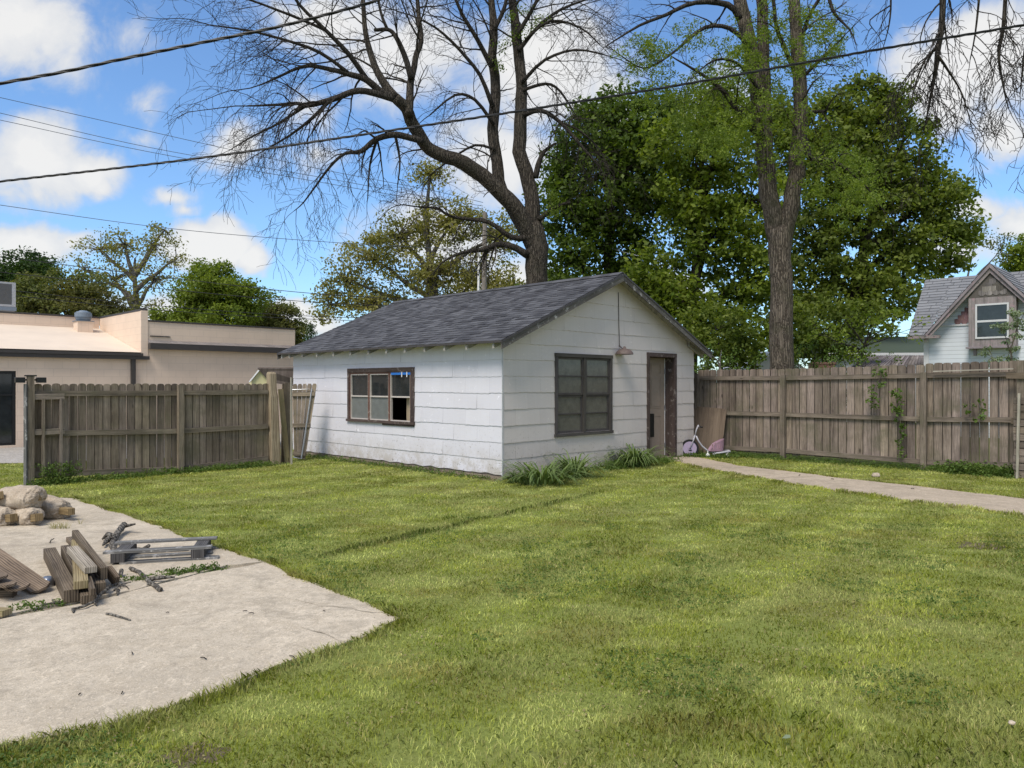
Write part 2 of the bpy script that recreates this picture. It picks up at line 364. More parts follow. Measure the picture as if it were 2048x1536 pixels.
GREENROOF = plain('green_roof', (.055, .075, .055), .8, .12, 8)
TINROOF = wood('tin_roof', (.14, .12, .12), (.30, .27, .27), isl=.2)
BRICK = plain('reddish_brick', (.28, .15, .11), .8, .3, 9)
CABLE = plain('cable_black', (.014, .014, .016), .5, .1, 4)
WIREM = plain('wire_grey', (.06, .075, .10), .6, .1, 4)
POLEM = wood('utility_pole_wood', (.15, .13, .115), (.30, .27, .25), isl=.1)
PORC = plain('transformer_grey', (.45, .47, .50), .4, .1, 8)
STEM = plain('stem_brownish', (.12, .10, .07), .8, .2, 10)

def concrete(name, col, patch):
    m, t = material(name)
    n = t.noise(t.pos, .9, 6, .62); n2 = t.noise(t.pos, 6, 6, .7); n3 = t.noise(t.pos, 120, 3, .7); n4 = t.noise(t.vscale(t.pos, (1, .45, 1)), 22, 5, .75)
    c = t.mix(t.mapr(n, .38, .62), col, tuple(x*.78 for x in col)); c = t.mix(t.mapr(n2, .44, .60, 0, .75), c, patch)
    c = t.mix(t.mapr(n4, .55, .62, 0, .5), c, tuple(min(.85, x*1.25) for x in col))
    sm = t.noise(t.vscale(t.pos, (1, 1.3, 1)), 1.7, 7, .7, 1.0); c = t.mix(t.mapr(sm, .52, .64, 0, .62), c, (col[0]*.50, col[1]*.50, col[2]*.50))
    c = t.mix(t.mapr(t.noise(t.pos, 20, 6, .85), .50, .60, 0, .6), c, tuple(x*.55 for x in col))
    c = t.mix(t.mapr(n3, .54, .64, 0, .6), c, tuple(x*.42 for x in col)); c = t.mix(t.mapr(t.noise(t.pos, 75, 3, .8), .58, .66, 0, .6), c, tuple(min(.9, x*1.35) for x in col))
    c = t.mix(t.mapr(t.noise(t.pos, 34, 4, .8), .67, .70, 0, .85), c, (.10, .08, .06))
    finish(t, c, .92, t.math('ADD', t.math('MULTIPLY', n3, .5), t.math('ADD', n2, n4)), .5, .008, spec=.15); return m
CONC = concrete('concrete_slab', (.55, .475, .375), (.43, .365, .28)); CONC2 = concrete('concrete_path', (.48, .40, .31), (.37, .305, .235))
LUMP = concrete('rough_footing', (.50, .42, .33), (.34, .27, .20))
JOINT = concrete('joint_grit', (.33, .28, .21), (.22, .18, .13))
FOUND = concrete('foundation_concrete', (.33, .27, .21), (.2, .15, .11))
def ground_mat():
    m, t = material('lawn_ground')
    n = t.noise(t.pos, .6, 5, .6); n2 = t.noise(t.pos, 35, 4, .7)
    c = t.mix(t.mapr(n2, .3, .7), (.12, .145, .03), (.22, .25, .07)); c = t.mix(t.mapr(n, .5, .7, 0, .5), c, (.20, .17, .08))
    finish(t, c, .95, n2, .6, .02, spec=.1); return m
def gravel_mat():
    m, t = material('gravel')
    v = t.add('ShaderNodeTexVoronoi', {'Vector': t.pos, 'Scale': 28.}); n = t.noise(t.pos, 1.5, 4)
    c = t.mix(v.outputs[1], (.24, .22, .2), (.50, .47, .44)); c = t.mix(t.mapr(n, .4, .7, 0, .5), c, (.3, .27, .23))
    finish(t, c, .9, v.outputs[0], .8, .02); return m
def dirt_mat():
    m, t = material('bare_dirt')
    n = t.noise(t.pos, 12, 6, .7); c = t.mix(t.mapr(n, .3, .7), (.07, .055, .035), (.20, .165, .115)); finish(t, c, .95, n, .7, .02, spec=.1); return m
def G2(px, py): p = gnd(px, py); return (p.x, p.y)
def grass_mat():
    m, t = material('grass_blades')
    n = t.noise(t.pos, .55, 5, .62, .4); n2 = t.noise(t.vscale(t.pos, (.8, 1.3, 1)), 1.7, 5, .65, .5); n3 = t.noise(t.vscale(t.pos, (1, 1.8, 1)), .9, 5, .62)
    a = t.mix(t.mapr(n, .42, .58), (.25, .285, .032), (.44, .48, .088))
    a = t.mix(t.mapr(n2, .48, .58, 0, .85), a, (.62, .65, .22))
    a = t.mix(t.mapr(n3, .53, .66, 0, .55), a, (.42, .34, .11))
    a = t.mix(t.mapr(t.noise(t.pos, 1.5, 4, .65), .54, .66, 0, .6), a, (.16, .23, .03))
    q_ = G2(630, 1116); w_ = G2(1200, 985); md = Vector((w_[0]-q_[0], w_[1]-q_[1])).normalized(); sp2 = t.add('ShaderNodeSeparateXYZ', {0: t.pos})
    sc_ = t.math('ADD', t.math('MULTIPLY', sp2.outputs[0], -md.y), t.math('MULTIPLY', sp2.outputs[1], md.x))
    sw = t.math('SINE', t.math('ADD', t.math('MULTIPLY', sc_, 2*math.pi/1.05), t.math('MULTIPLY', n3, 4.0)))
    al_ = t.math('ADD', t.math('MULTIPLY', sp2.outputs[0], md.x), t.math('MULTIPLY', sp2.outputs[1], md.y)); s0_ = -md.y*q_[0]+md.x*q_[1]; a0_ = md.x*q_[0]+md.y*q_[1]; a1_ = md.x*w_[0]+md.y*w_[1]
    dl_ = t.math('ABSOLUTE', t.math('SUBTRACT', t.math('ADD', sc_, t.math('MULTIPLY', t.math('SUBTRACT', n2, .5), .5)), s0_)); on_ = t.math('MULTIPLY', t.mapr(al_, a0_-.3, a0_+.2), t.mapr(al_, a1_-.6, a1_+.3, 1, 0))
    a = t.mix(t.math('MULTIPLY', on_, t.mapr(dl_, .03, .10, .75, 0, smooth=True)), a, (.10, .155, .022))
    a = t.mix(t.math('MULTIPLY', on_, t.mapr(t.math('ABSOLUTE', t.math('SUBTRACT', dl_, .18)), .02, .12, .35, 0, smooth=True)), a, (.55, .60, .18))
    kk = t.mapr(sw, -.5, .5, .80, 1.12, smooth=True); a = t.mix(1.0, a, t.add('ShaderNodeCombineColor', {0: kk, 1: kk, 2: kk}).outputs[0], 'MULTIPLY')
    straw = t.mapr(t.isl, .80, .86); a = t.mix(t.math('MULTIPLY', straw, .65), a, (.55, .48, .22))
    br = t.mapr(t.math('FRACT', t.math('MULTIPLY', t.isl, 13.7)), 0, 1, .72, 1.25)
    a = t.mix(1.0, a, t.add('ShaderNodeCombineColor', {0: br, 1: br, 2: br}).outputs[0], 'MULTIPLY')
    d = t.add('ShaderNodeBsdfPrincipled', {'Base Color': a, 'Roughness': .55, 'Specular IOR Level': .25})
    tr = t.add('ShaderNodeBsdfTranslucent', {0: a}); mx = t.add('ShaderNodeMixShader', {0: .45, 1: d.outputs[0], 2: tr.outputs[0]})
    t.add('ShaderNodeOutputMaterial', {0: mx.outputs[0]}); return m
GROUND = ground_mat(); GRAVEL = gravel_mat(); DIRT = dirt_mat(); GRASS = grass_mat()
LF_MAPLE = leafmat('leaf_maple', (.085, .125, .016), (.215, .255, .044), (.055, .085, .014))
LF_MAPLE2 = leafmat('leaf_maple_bright', (.11, .165, .016), (.24, .29, .040), (.06, .10, .014))
LF_MAPLE3 = leafmat('leaf_maple_deep', (.060, .105, .014), (.125, .175, .026), (.04, .07, .012), .42)
LF_DARK = leafmat('leaf_dark', (.028, .060, .016), (.065, .11, .024), (.02, .045, .012))
LF_OAK = leafmat('leaf_oak_olive', (.17, .165, .04), (.32, .29, .09), (.11, .13, .035))
LF_MIX = leafmat('leaf_olive_green', (.085, .115, .03), (.16, .17, .05), (.13, .095, .035))
LF_LOC = leafmat('leaf_locust', (.12, .18, .022), (.24, .30, .05), (.08, .13, .02), .45)
LF_LILY = leafmat('leaf_lily', (.10, .16, .045), (.21, .27, .10), None, .25, 3.)
MATS_THATCH = leafmat('thatch', (.22, .18, .08), (.34, .29, .14), None, .1, 3.)
LF_WEED = leafmat('leaf_weed', (.07, .13, .022), (.15, .21, .045), None, .3, 3.)
LF_FLOWER = leafmat('leaf_pale_flower', (.10, .16, .07), (.36, .40, .28), (.08, .13, .05), .25, 3.)
BARK = barkmat('bark_ash', (.022, .018, .015), (.125, .105, .085), (.05, .047, .033))
BARK2 = barkmat('bark_locust', (.05, .040, .032), (.20, .165, .13), (.06, .062, .033))
BARKD = barkmat('bark_dark', (.025, .021, .018), (.085, .073, .062))
BARKG = barkmat('bark_grey', (.09, .08, .07), (.26, .24, .21))

# ------------------------------------------------------------------ frames of reference
A = gnd(1005, 960); dL = V(-.7108, .7034, 0); dR = V(.7034, .7108, 0)
WU = 5.99; WV = 6.88
def S(u, v, z=0.): return A + dR*u + dL*v + UP*z
GABN = -dL; LEFN = -dR
# ------------------------------------------------------------------ ground
def sheet(name, pts, z, m, kind='structure'):
    mb = MB(); mb.face([(p[0], p[1], z) for p in pts], [(p[0], p[1]) for p in pts]); o = mb.build(name, m); return tag(o, kind=kind)
sheet('lawn', [(-600, -60), (600, -60), (600, 900), (-600, 900)], 0, GROUND)
def edge(pts, amp, step=.12, seed=0):
    out = []; 
    for (p, q) in zip(pts[:-1], pts[1:]):
        p = Vector(p[:2]); q = Vector(q[:2]); L = (q-p).length; n = max(1, int(L/step)); nn = Vector((-(q-p).y, (q-p).x)).normalized()
        for i in range(n):
            c = p.lerp(q, i/n); a = mnoise.noise(V(c.x*2.2, c.y*2.2, seed))*amp + mnoise.noise(V(c.x*9, c.y*9, seed+5))*amp*.5
            out.append(c+nn*a)
    out.append(Vector(pts[-1][:2])); return out
def G2(px, py): p = gnd(px, py); return (p.x, p.y)
far_edge = [G2(85, 996), G2(150, 1001), G2(240, 1030), G2(420, 1096), G2(530, 1128), G2(600, 1160), G2(690, 1195), G2(800, 1242)]
near_edge = [G2(800, 1242), G2(700, 1290), G2(550, 1342), G2(400, 1400), G2(280, 1440), G2(150, 1466), G2(0, 1500)]
mid = [G2(-260, 1300), G2(0, 1245), G2(180, 1210), G2(300, 1178), G2(400, 1153), G2(480, 1140), G2(532, 1128)]
back_p = far_edge[0]; nl = near_edge[-1]
LFT = [(-5.2, 1.6), (-12, 4.5), (-9.8, 9.2)]
fe1 = edge(far_edge[:5], .05, seed=1); fe2 = edge(far_edge[4:], .05, seed=1); ne = edge(near_edge, .05, seed=2)
slab_poly = fe1+fe2[1:]+ne[1:]+[Vector(p) for p in LFT]
me_ = edge(mid, .03, seed=3)
# far slab and near slab, with a gravelly joint between them
def slab(name, poly, z, m):
    mb = MB(); pl = [V(p[0], p[1], z) for p in poly]; k = len(pl)
    mb.face(pl, [(p.x, p.y) for p in pl])
    for i in range(k):
        a, b = pl[i], pl[(i+1) % k]; mb.face([a, b, V(b.x, b.y, -.02), V(a.x, a.y, -.02)])
    return tag(mb.build(name, m), kind='structure')
def orient(poly):
    a = sum(poly[i][0]*poly[(i+1) % len(poly)][1]-poly[(i+1) % len(poly)][0]*poly[i][1] for i in range(len(poly)))
    return poly if a > 0 else poly[::-1]
near_poly = orient([Vector(p) for p in me_]+fe2[1:]+ne[1:]+[Vector(LFT[0]), Vector(LFT[1])])
far_poly = orient([p+Vector((.13, .30))*(.55+.45*math.sin(i*.9)**2) for i, p in enumerate(me_[:-3])]+[fe1[-1]]+fe1[::-1][1:]+[Vector(LFT[2]), Vector(LFT[1])+Vector((0, .3))])
slab('concrete_pad', near_poly, .022, CONC); slab('concrete_pad', far_poly, .026, CONC)
gj = orient([p+Vector((.2, .34)) for p in me_[:-2]]+[p-Vector((.02, .06)) for p in me_[::-1][2:]])
sheet('gravel_joint', gj, .010, JOINT)
p_up = [(1350, 913), (1402, 917), (1478, 933), (1582, 945), (1686, 959), (1803, 971), (2048, 1000), (2300, 1030), (3100, 1130)]
p_lo = [(3100, 1210), (2300, 1078), (2048, 1032), (1920, 1015), (1789, 1000), (1720, 988), (1651, 980), (1513, 957), (1392, 935), (1335, 921)]
path_poly = orient(edge([G2(*p) for p in p_up], .05, seed=4)+edge([G2(*p) for p in p_lo], .06, seed=5))
slab('path', path_poly, .02, CONC2)
for nm_, pts_ in (('crack', [(598, 1262), (628, 1272), (655, 1281), (690, 1292)]), ('crack', [(590, 1205), (640, 1218), (700, 1222), (760, 1232)])):
    P_ = [Vector(G2(*p)) for p in pts_]; E_ = edge(P_, .05, .04, 17); W2 = []; W3 = []
    for i_, p_ in enumerate(E_): wd_ = .0025*(.4+abs(mnoise.noise(V(p_.x*12, p_.y*12, 4)))*2); W2.append(V(p_.x, p_.y-wd_, 0)); W3.append(V(p_.x, p_.y+wd_, 0))
    mbc = MB()
    for i_ in range(len(W2)-1): mbc.face([V(a_.x, a_.y, .0265) for a_ in (W2[i_], W2[i_+1], W3[i_+1], W3[i_])])
    tag(mbc.build('slab_crack', DIRT), kind='structure')
# gravel lot beyond the left fence
lot = [(-30, 13.2), (-9.2, 15.2), (-7.0, 16.6), (-4, 21), (-4, 60), (-60, 60)]
sheet('gravel_lot', [(p[0], p[1]) for p in lot], .006, GRAVEL)
for nm, (px, py), r in (('soil_patch', (385, 1512), .10), ('soil_patch', (1965, 1092), .16)):
    c = gnd(px, py); pts = []
    for i in range(72):
        a = i/72*2*math.pi; rr = r*(.8+1.1*abs(mnoise.noise(V(math.cos(a)*2.6, math.sin(a)*2.6, px)))+.5*mnoise.noise(V(math.cos(a)*7, math.sin(a)*7, px))); pts.append((c.x+rr*math.cos(a)*1.3, c.y+rr*math.sin(a)))
    sheet(nm, pts, .004, DIRT)
# dirt strip along the shed
mbd = [S(-.28, -.25), S(-.30, 7.0), S(-.02, 7.0), S(-.02, -.02), S(6.0, -.02), S(6.0, -.2)]
sheet('dirt_strip', [(p.x, p.y) for p in [S(-.22, -.05), S(-.2, 3.), S(-.16, 7.0), S(.0, 7.0), S(.0, -.05)]], .004, DIRT)

# ------------------------------------------------------------------ shed
shed = thing('shed', 'white shingle sided garage shed with grey shingle roof and open brown door', 'shed', S(WU/2, WV/2))
SH = dict(e=.2925, og=.262, ob=.185, ze=2.3265, zr=3.747)
slope = (SH['zr']-SH['ze'])/(WU/2+SH['e'])
def roofz(u): return SH['zr']-slope*abs(u-WU/2)
def uof(px, v=0.): return hit(px, S(0, v), dR)
def vof(px, u=0.): return hit(px, S(u, 0), dL)
def zL(px, py): return zat(py, S(0, vof(px)))
def zG(px, py): return zat(py, S(uof(px), 0))
lw = dict(a=vof(829.5), b=vof(697.5), z0=zL(829.5, 850), z1=zL(829.5, 734))
gw = dict(a=uof(1109.5), b=uof(1221.5), z0=zG(1109.5, 868), z1=zG(1109.5, 707.5))
dw = dict(a=uof(1293.5), b=uof(1350.5), z0=0., z1=zG(1350, 708.5))
def siding(mb, org, dirv, nrm, L, zs, holes, ztop, seed, step=.03, lip=.0115):
    es = sorted(set([round(x, 4) for x in np.arange(0, L, step)]+[L]+[h[0] for h in holes]+[h[1] for h in holes]))
    def wave(u, k):
        j = math.floor((u+k*.3)/.61); r = random.Random(seed*97+k*13+j)
        return .0035*math.sin(u*2*math.pi/.17+k)+.005*mnoise.noise(V(u*5, k*3.1, seed))+(r.random()-.5)*.010 - .012*mnoise.noise(V(u*.5, k*1.7, seed+9))
    def jit(u, k):
        j = math.floor((u+k*.3)/.61); r = random.Random(seed*31+k*7+j); return lip+(r.random()-.3)*.006
    for k in range(len(zs)-1):
        z0, z1 = zs[k], zs[k+1]
        for ua, ub in zip(es[:-1], es[1:]):
            um = (ua+ub)/2; segs = [(z0, z1+.012, True)]
            for (ha, hb, h0, h1) in holes:
                if ha <= um <= hb:
                    ns = []
                    for (a, b, fl) in segs:
                        if h1 <= a or h0 >= b: ns.append((a, b, fl)); continue
                        if a < h0: ns.append((a, h0, fl))
                        if b > h1: ns.append((h1, b, False))
                    segs = ns
            for (a, b, fl) in segs:
                ta, tb = ztop(ua), ztop(ub)
                wa = a+(wave(ua, k) if fl and k else 0); wb = a+(wave(ub, k) if fl and k else 0)
                if fl and k == 0: wa += .02*mnoise.noise(V(ua*4, 3, seed)); wb += .02*mnoise.noise(V(ub*4, 3, seed))
                b1, b2 = min(b, ta), min(b, tb)
                if b1 <= wa+1e-4 and b2 <= wb+1e-4: continue
                b1, b2 = max(b1, wa), max(b2, wb)
                lp = jit(um, k); off = lambda z: .003+(lp-.003)*max(0, min(1, (z1+.012-z)/(z1-z0)))
                P = lambda u, z, o: org+dirv*u+UP*z+nrm*o
                uvs = [(ua, wa), (ub, wb), (ub, b2), (ua, b1)]
                mb.face([P(ua, wa, off(wa)), P(ub, wb, off(wb)), P(ub, b2, off(b2)), P(ua, b1, off(b1))], uvs)
                if fl: mb.face([P(ua, wa, off(wa)), P(ua, wa, -.01), P(ub, wb, -.01), P(ub, wb, off(wb))], [(ua, wa)]*4)
GB = .035
zsL = [.085]+[.055+.2795*i+(.0) for i in range(1, 9)]+[2.36]
zsG = [.03]+[.055+.2795*i for i in range(1, 14)]
mb = MB(); siding(mb, S(0, 0), dL, LEFN, WV, zsL, [(lw['a'], lw['b'], lw['z0'], lw['z1'])], lambda u: roofz(0)-.03, 3)
side_o = mb.build('siding', SIDE_LIT, shed); side_o['label'] = 'white shingle siding on the long wall, its stronger light put into the colour'
mb = MB(); siding(mb, S(0, 0), dR, GABN, WU, zsG, [(gw['a'], gw['b'], gw['z0'], gw['z1']), (dw['a'], dw['b'], -1, dw['z1'])], lambda u: roofz(u)-.05, 5)
o = mb.build('siding', SIDE_DIM, shed); o['label'] = 'white shingle siding on the gable end, its weaker light put into the colour'
# corner strip, inner shell, foundation
mb = MB(); c0 = S(0, 0)
mb.box(S(-.020, -.020, .06), dR*.012, dL*.02, UP*2.22); mb.box(S(-.020, -.0195, .062), dR*.0195, dL*.008, UP*2.218)
mb.build('corner_strip', WHITETRIM, shed)
def core(mb, org, dirv, nin, L, holes, ztop, t=.10, back=False):
    es = sorted(set([0, L/2, L]+[h[0] for h in holes]+[h[1] for h in holes]))
    for ua, ub in zip(es[:-1], es[1:]):
        um = (ua+ub)/2; segs = [(0.0, None)]
        for (ha, hb, h0, h1) in holes:
            if ha <= um <= hb: segs = [(0., h0), (h1, None)] if h0 > 0 else [(h1, None)]
        for (a, b) in segs:
            if b is None: pl = [(ua, a), (ub, a), (ub, ztop(ub)), (ua, ztop(ua))]
            else: pl = [(ua, a), (ub, a), (ub, b), (ua, b)]
            mb.extr([org+dirv*u+UP*z+nin*.002 for u, z in pl], nin*t)
mb = MB()
core(mb, S(0, 0), dR, dL, WU, [(gw['a'], gw['b'], gw['z0'], gw['z1']), (dw['a'], dw['b'], -1, dw['z1'])], lambda u: roofz(u)-.06)
core(mb, S(0, .11), dL, dR, WV-.22, [(lw['a']-.11, lw['b']-.11, lw['z0'], lw['z1'])], lambda u: roofz(.1)-.08)
core(mb, S(0, WV), dR, -dL, WU, [], lambda u: roofz(u)-.06); core(mb, S(WU, .11), dL, -dR, WV-.22, [], lambda u: roofz(.1)-.08)
mb.build('wall', INNER, shed)
mb = MB(); mb.box(S(.01, .01, -.05), dR*(WU-.02), dL*(WV-.02), UP*.085); mb.box(S(-.012, -.006, -.05), dR*(.02), dL*(WV), UP*.1); mb.build('foundation', FOUND, shed)
# roof: deck, shingles as separate tabs, rake boards, drip edge, rafter tails
mb = MB(); e, og, ob = SH['e'], SH['og'], SH['ob']; vl, vh = -og, WV+ob
for sgn in (-1, 1):
    ue = WU/2+sgn*(WU/2+e); Pe = S(ue, vl, SH['ze']-.030); Pr = S(WU/2, vl, SH['zr']-.030)
    mb.extr([Pe, Pr, Pr-UP*.02, Pe-UP*.02], dL*(vh-vl))
mb.build('roof_deck', RAFTER, shed)
mb = MB(); rs = random.Random(4)
for sgn in (-1, 1):
    run = WU/2+e; Ls = math.hypot(run, SH['zr']-SH['ze']); nC = 27; dh = Ls/nC
    dup_ = (S(WU/2, 0, SH['zr'])-S(WU/2+sgn*run, 0, SH['ze'])).normalized(); nr = (dup_.cross(dL)*(1 if sgn > 0 else -1)).normalized()
    if nr.z < 0: nr = -nr
    E0 = S(WU/2+sgn*(run+.015), vl-.012, SH['ze']-.028)
    for c in range(nC):
        v = 0; tot = vh-vl+.024
        while v < tot:
            w = min(rs.uniform(.10, .26), tot-v); th = rs.choice((.012, .012, .019)); l2 = dh*1.06 if c < nC-1 else dh
            o0 = E0+dup_*(c*dh)+dL*v
            a0 = o0+nr*th; a1 = o0+dL*w+nr*th; b0 = o0+dup_*l2+nr*.006; b1 = b0+dL*w
            ou = rs.random()*30
            mb.v.extend([tuple(x) for x in (o0, o0+dL*w, a0, a1, b0, b1, o0+dup_*l2, o0+dL*w+dup_*l2)]); bs_ = len(mb.v)-8
            for q in ((0, 1, 3, 2), (2, 3, 5, 4), (0, 2, 4, 6), (1, 7, 5, 3)):
                mb.f.append(tuple(bs_+i for i in q)); mb.mi.append(0)
                mb.uv += [(ou+v, c*dh), (ou+v+w, c*dh), (ou+v+w, c*dh+dh), (ou+v, c*dh+dh)]
            v += w+.001
for i in range(30):
    v0 = vl+(vh-vl)*i/30; w = (vh-vl)/30-.002; z = SH['zr']
    for sgn in (-1, 1):
        mb.box(S(WU/2, v0, z+.004), (S(WU/2+sgn*.14, v0, z-.14*slope+.002)-S(WU/2, v0, z+.004)), dL*w, UP*.010)
mb.build('roof_shingles', SHINGLE, shed)
mb = MB()
for sgn in (-1, 1):
    ue = WU/2+sgn*(WU/2+e+.005)
    Pe = S(ue, vl-.022, SH['ze']-.04); Pr = S(WU/2, vl-.022, SH['zr']-.04)
    mb = MB(); mb.extr([Pe, Pr, Pr-UP*.125, Pe-UP*.125], dL*.02, lg=(Pr-Pe)); o = mb.build('rake_board', RAKE, shed)
    mb = MB(); Pe2 = S(ue, vh+.002, SH['ze']-.04); Pr2 = S(WU/2, vh+.002, SH['zr']-.04); mb.extr([Pe2, Pr2, Pr2-UP*.125, Pe2-UP*.125], dL*.02, lg=(Pr-Pe)); mb.build('rake_board', RAKE, shed)
mb = MB()
for sgn in (-1, 1):
    ue = WU/2+sgn*(WU/2+e+.018)
    Pe = S(ue, vl-.035, SH['ze']-.03); Pr = S(WU/2, vl-.035, SH['zr']-.026); mb.extr([Pe, Pr, Pr-UP*.035, Pe-UP*.035], dL*.012, lg=(Pr-Pe))
    a = S(ue-.0*sgn, vl-.02, SH['ze']-.055); mb.box(a, dL*(vh-vl+.04), dR*(-.012*sgn), UP*.035)
mb.build('drip_edge', BROWNMET, shed)
mb = MB()
for px in (562, 577, 603, 632, 665, 699, 735, 771, 808, 847, 887, 931, 985):
    v = hit(px, S(-e, 0), dL); 
    if v > vh-.05: v = vh-.06
    for sgn in (-1, 1):
        ue = WU/2+sgn*(WU/2+e-.015); ui = WU/2+sgn*(WU/2-.3)
        mb = MB(); mb.extr([S(ue, v-.02, roofz(ue)-.052), S(ui, v-.02, roofz(ui)-.052), S(ui, v-.02, roofz(ui)-.16), S(ue, v-.02, roofz(ue)-.15)], dL*.045, lg=dR); mb.build('rafter_tail', RAFTER, shed)
# three-sash window in the long wall
def LP(v, z, o=0.): return S(-o, v, z)
def lbox(mb, v0, v1, z0, z1, o0, o1): mb.box(LP(v0, z0, o0), dL*(v1-v0), UP*(z1-z0), -dR*(o1-o0))
wa, wb, wz0, wz1 = lw['a'], lw['b'], lw['z0'], lw['z1']
win = MB(); t_ = .075
lbox(win, wa-.01, wb+.01, wz1-.085, wz1, -.03, .034); lbox(win, wa-.01, wa+.095, wz0+.05, wz1-.087, -.03, .032); lbox(win, wb-.055, wb+.01, wz0+.05, wz1-.087, -.03, .032)
lbox(win, wa-.02, wb+.03, wz0, wz0+.048, -.03, .055); lbox(win, wa+.0, wb*.45+wa*.55, wz0-.035, wz0-.002, .0, .03)
wfr = win.build('window', TRIM, shed); wfr['label'] = 'three sash window with peeling brown frame and blue tape'
iw0 = wa+.097; iw1 = wb-.057; cw = (iw1-iw0)/3
for i in range(3):
    mbs = MB(); mbw = MB(); mg1 = MB(); mg2 = MB()
    a = iw0+cw*i; b = a+cw
    lbox(mbs, a+.001, a+.028, wz0+.05, wz1-.088, -.04, .018); lbox(mbs, b-.028, b-.001, wz0+.05, wz1-.088, -.04, .018)
    lbox(mbs, a+.03, b-.03, wz1-.115, wz1-.088, -.04, .016)
    z0, z1 = wz0+.052, wz1-.117; zm = (z0+z1)/2+.01; a2, b2 = a+.03, b-.03
    for (x0, x1, y0, y1) in ((a2, a2+.016, z0, z1), (b2-.016, b2, z0, z1), (a2+.017, b2-.017, z0, z0+.02), (a2+.017, b2-.017, z1-.02, z1), (a2+.017, b2-.017, zm-.014, zm+.014)):
        lbox(mbw, x0, x1, y0, y1, -.035, .008)
    lbox(mg1, a2+.016, b2-.016, zm+.014, z1-.02, -.03, -.026)
    mbs.build('mullion', SASHRED, wfr); mbw.build('sash', SASHW, wfr); mg1.build('pane', GLASSD, wfr)
    if i > 0:
        lbox(mg2, a2+.016, b2-.016, z0+.02, zm-.014, -.022, -.018)
        o = mg2.build('pane', GLASSM, wfr); o['label'] = 'dusty grey lower pane'
mbt = MB(); a = iw0; zt = wz1-.088; lbox(mbt, a+.01, a+.36*cw/.42+.03, zt-.055, zt-.012, .020, .023); mbt.build('tape', TAPE, wfr)
for (ta_, tb_) in ((.10, .065), (.26, .03)): mbt = MB(); lbox(mbt, a+ta_, a+ta_+.027, zt-.10, zt+tb_, .0245, .028); mbt.build('paper_strip', WHITE, wfr)
mb = MB(); lbox(mb, iw0+.20, iw0+.30, wz0-.2, wz1, -.17, -.11); mb.build('stud', PALEPOST, shed)
mb = MB(); lbox(mb, iw0-.05, iw0+.195, wz0+.12, wz0+.16, -.16, -.12); mb.build('shelf_board', PALEPOST, shed)
# gable window
def GP(u, z, o=0.): return S(u, -o, z)
def gbox(mb, u0, u1, z0, z1, o0, o1): mb.box(GP(u0, z0, o0), dR*(u1-u0), UP*(z1-z0), -dL*(o1-o0))
ga, gb_, gz0, gz1 = gw['a'], gw['b'], gw['z0'], gw['z1']; mb = MB()
gbox(mb, ga-.02, gb_+.02, gz1-.05, gz1+.015, -.03, .045); gbox(mb, ga-.012, ga+.05, gz0, gz1-.052, -.03, .035); gbox(mb, gb_-.05, gb_+.012, gz0, gz1-.052, -.03, .035)
gbox(mb, ga-.03, gb_+.03, gz0-.055, gz0-.002, -.03, .05)
gwf = mb.build('window', TRIM2, shed); gwf['label'] = 'double window of eight dusty panes with grey brown frame'
gm = (ga+gb_)/2+.0; mb = MB(); gbox(mb, gm-.035, gm+.035, gz0, gz1-.052, -.03, .028)
mb.build("mullion", TRIM2, gwf)
for (a, b) in ((ga+.052, gm-.037), (gm+.037, gb_-.052)):
    z0, z1 = gz0+.002, gz1-.054; zm = (z0+z1)/2
    for (lo, hi, off) in ((z0, zm-.002, -.02), (zm, z1, .0)):
        ms_ = MB(); mg = MB()
        for (x0, x1, y0, y1) in ((a, a+.035, lo, hi), (b-.035, b, lo, hi), (a+.036, b-.036, lo, lo+.04), (a+.036, b-.036, hi-.035, hi), (a+.036, b-.036, (lo+hi)/2-.012, (lo+hi)/2+.012)):
            gbox(ms_, x0, x1, y0, y1, off-.03, off+.012)
        for (y0, y1) in ((lo+.04, (lo+hi)/2-.012), ((lo+hi)/2+.012, hi-.035)):
            gbox(mg, a+.035, b-.035, y0, y1, off-.012, off-.008)
        ms_.build('sash', TRIM2, gwf); mg.build('pane', GLASSB, gwf)
# door frame and door
da, db, dz = dw['a'], dw['b'], dw['z1']; mb = MB()
gbox(mb, da-.01, da+.07, 0.03, dz-.075, -.0, .035); gbox(mb, db-.07, db+.01, 0.03, dz-.075, -.0, .035); gbox(mb, da-.01, db+.01, dz-.073, dz+.01, -.0, .038)
gbox(mb, da+.02, da+.045, .03, dz-.08, -.25, -.002); gbox(mb, db-.045, db-.02, .03, dz-.08, -.25, -.002); gbox(mb, da+.02, db-.02, dz-.078, dz-.05, -.25, -.002)
gbox(mb, da, db, -.0, .032, -.25, .02)
mb.build('door_frame', TRIM, shed)
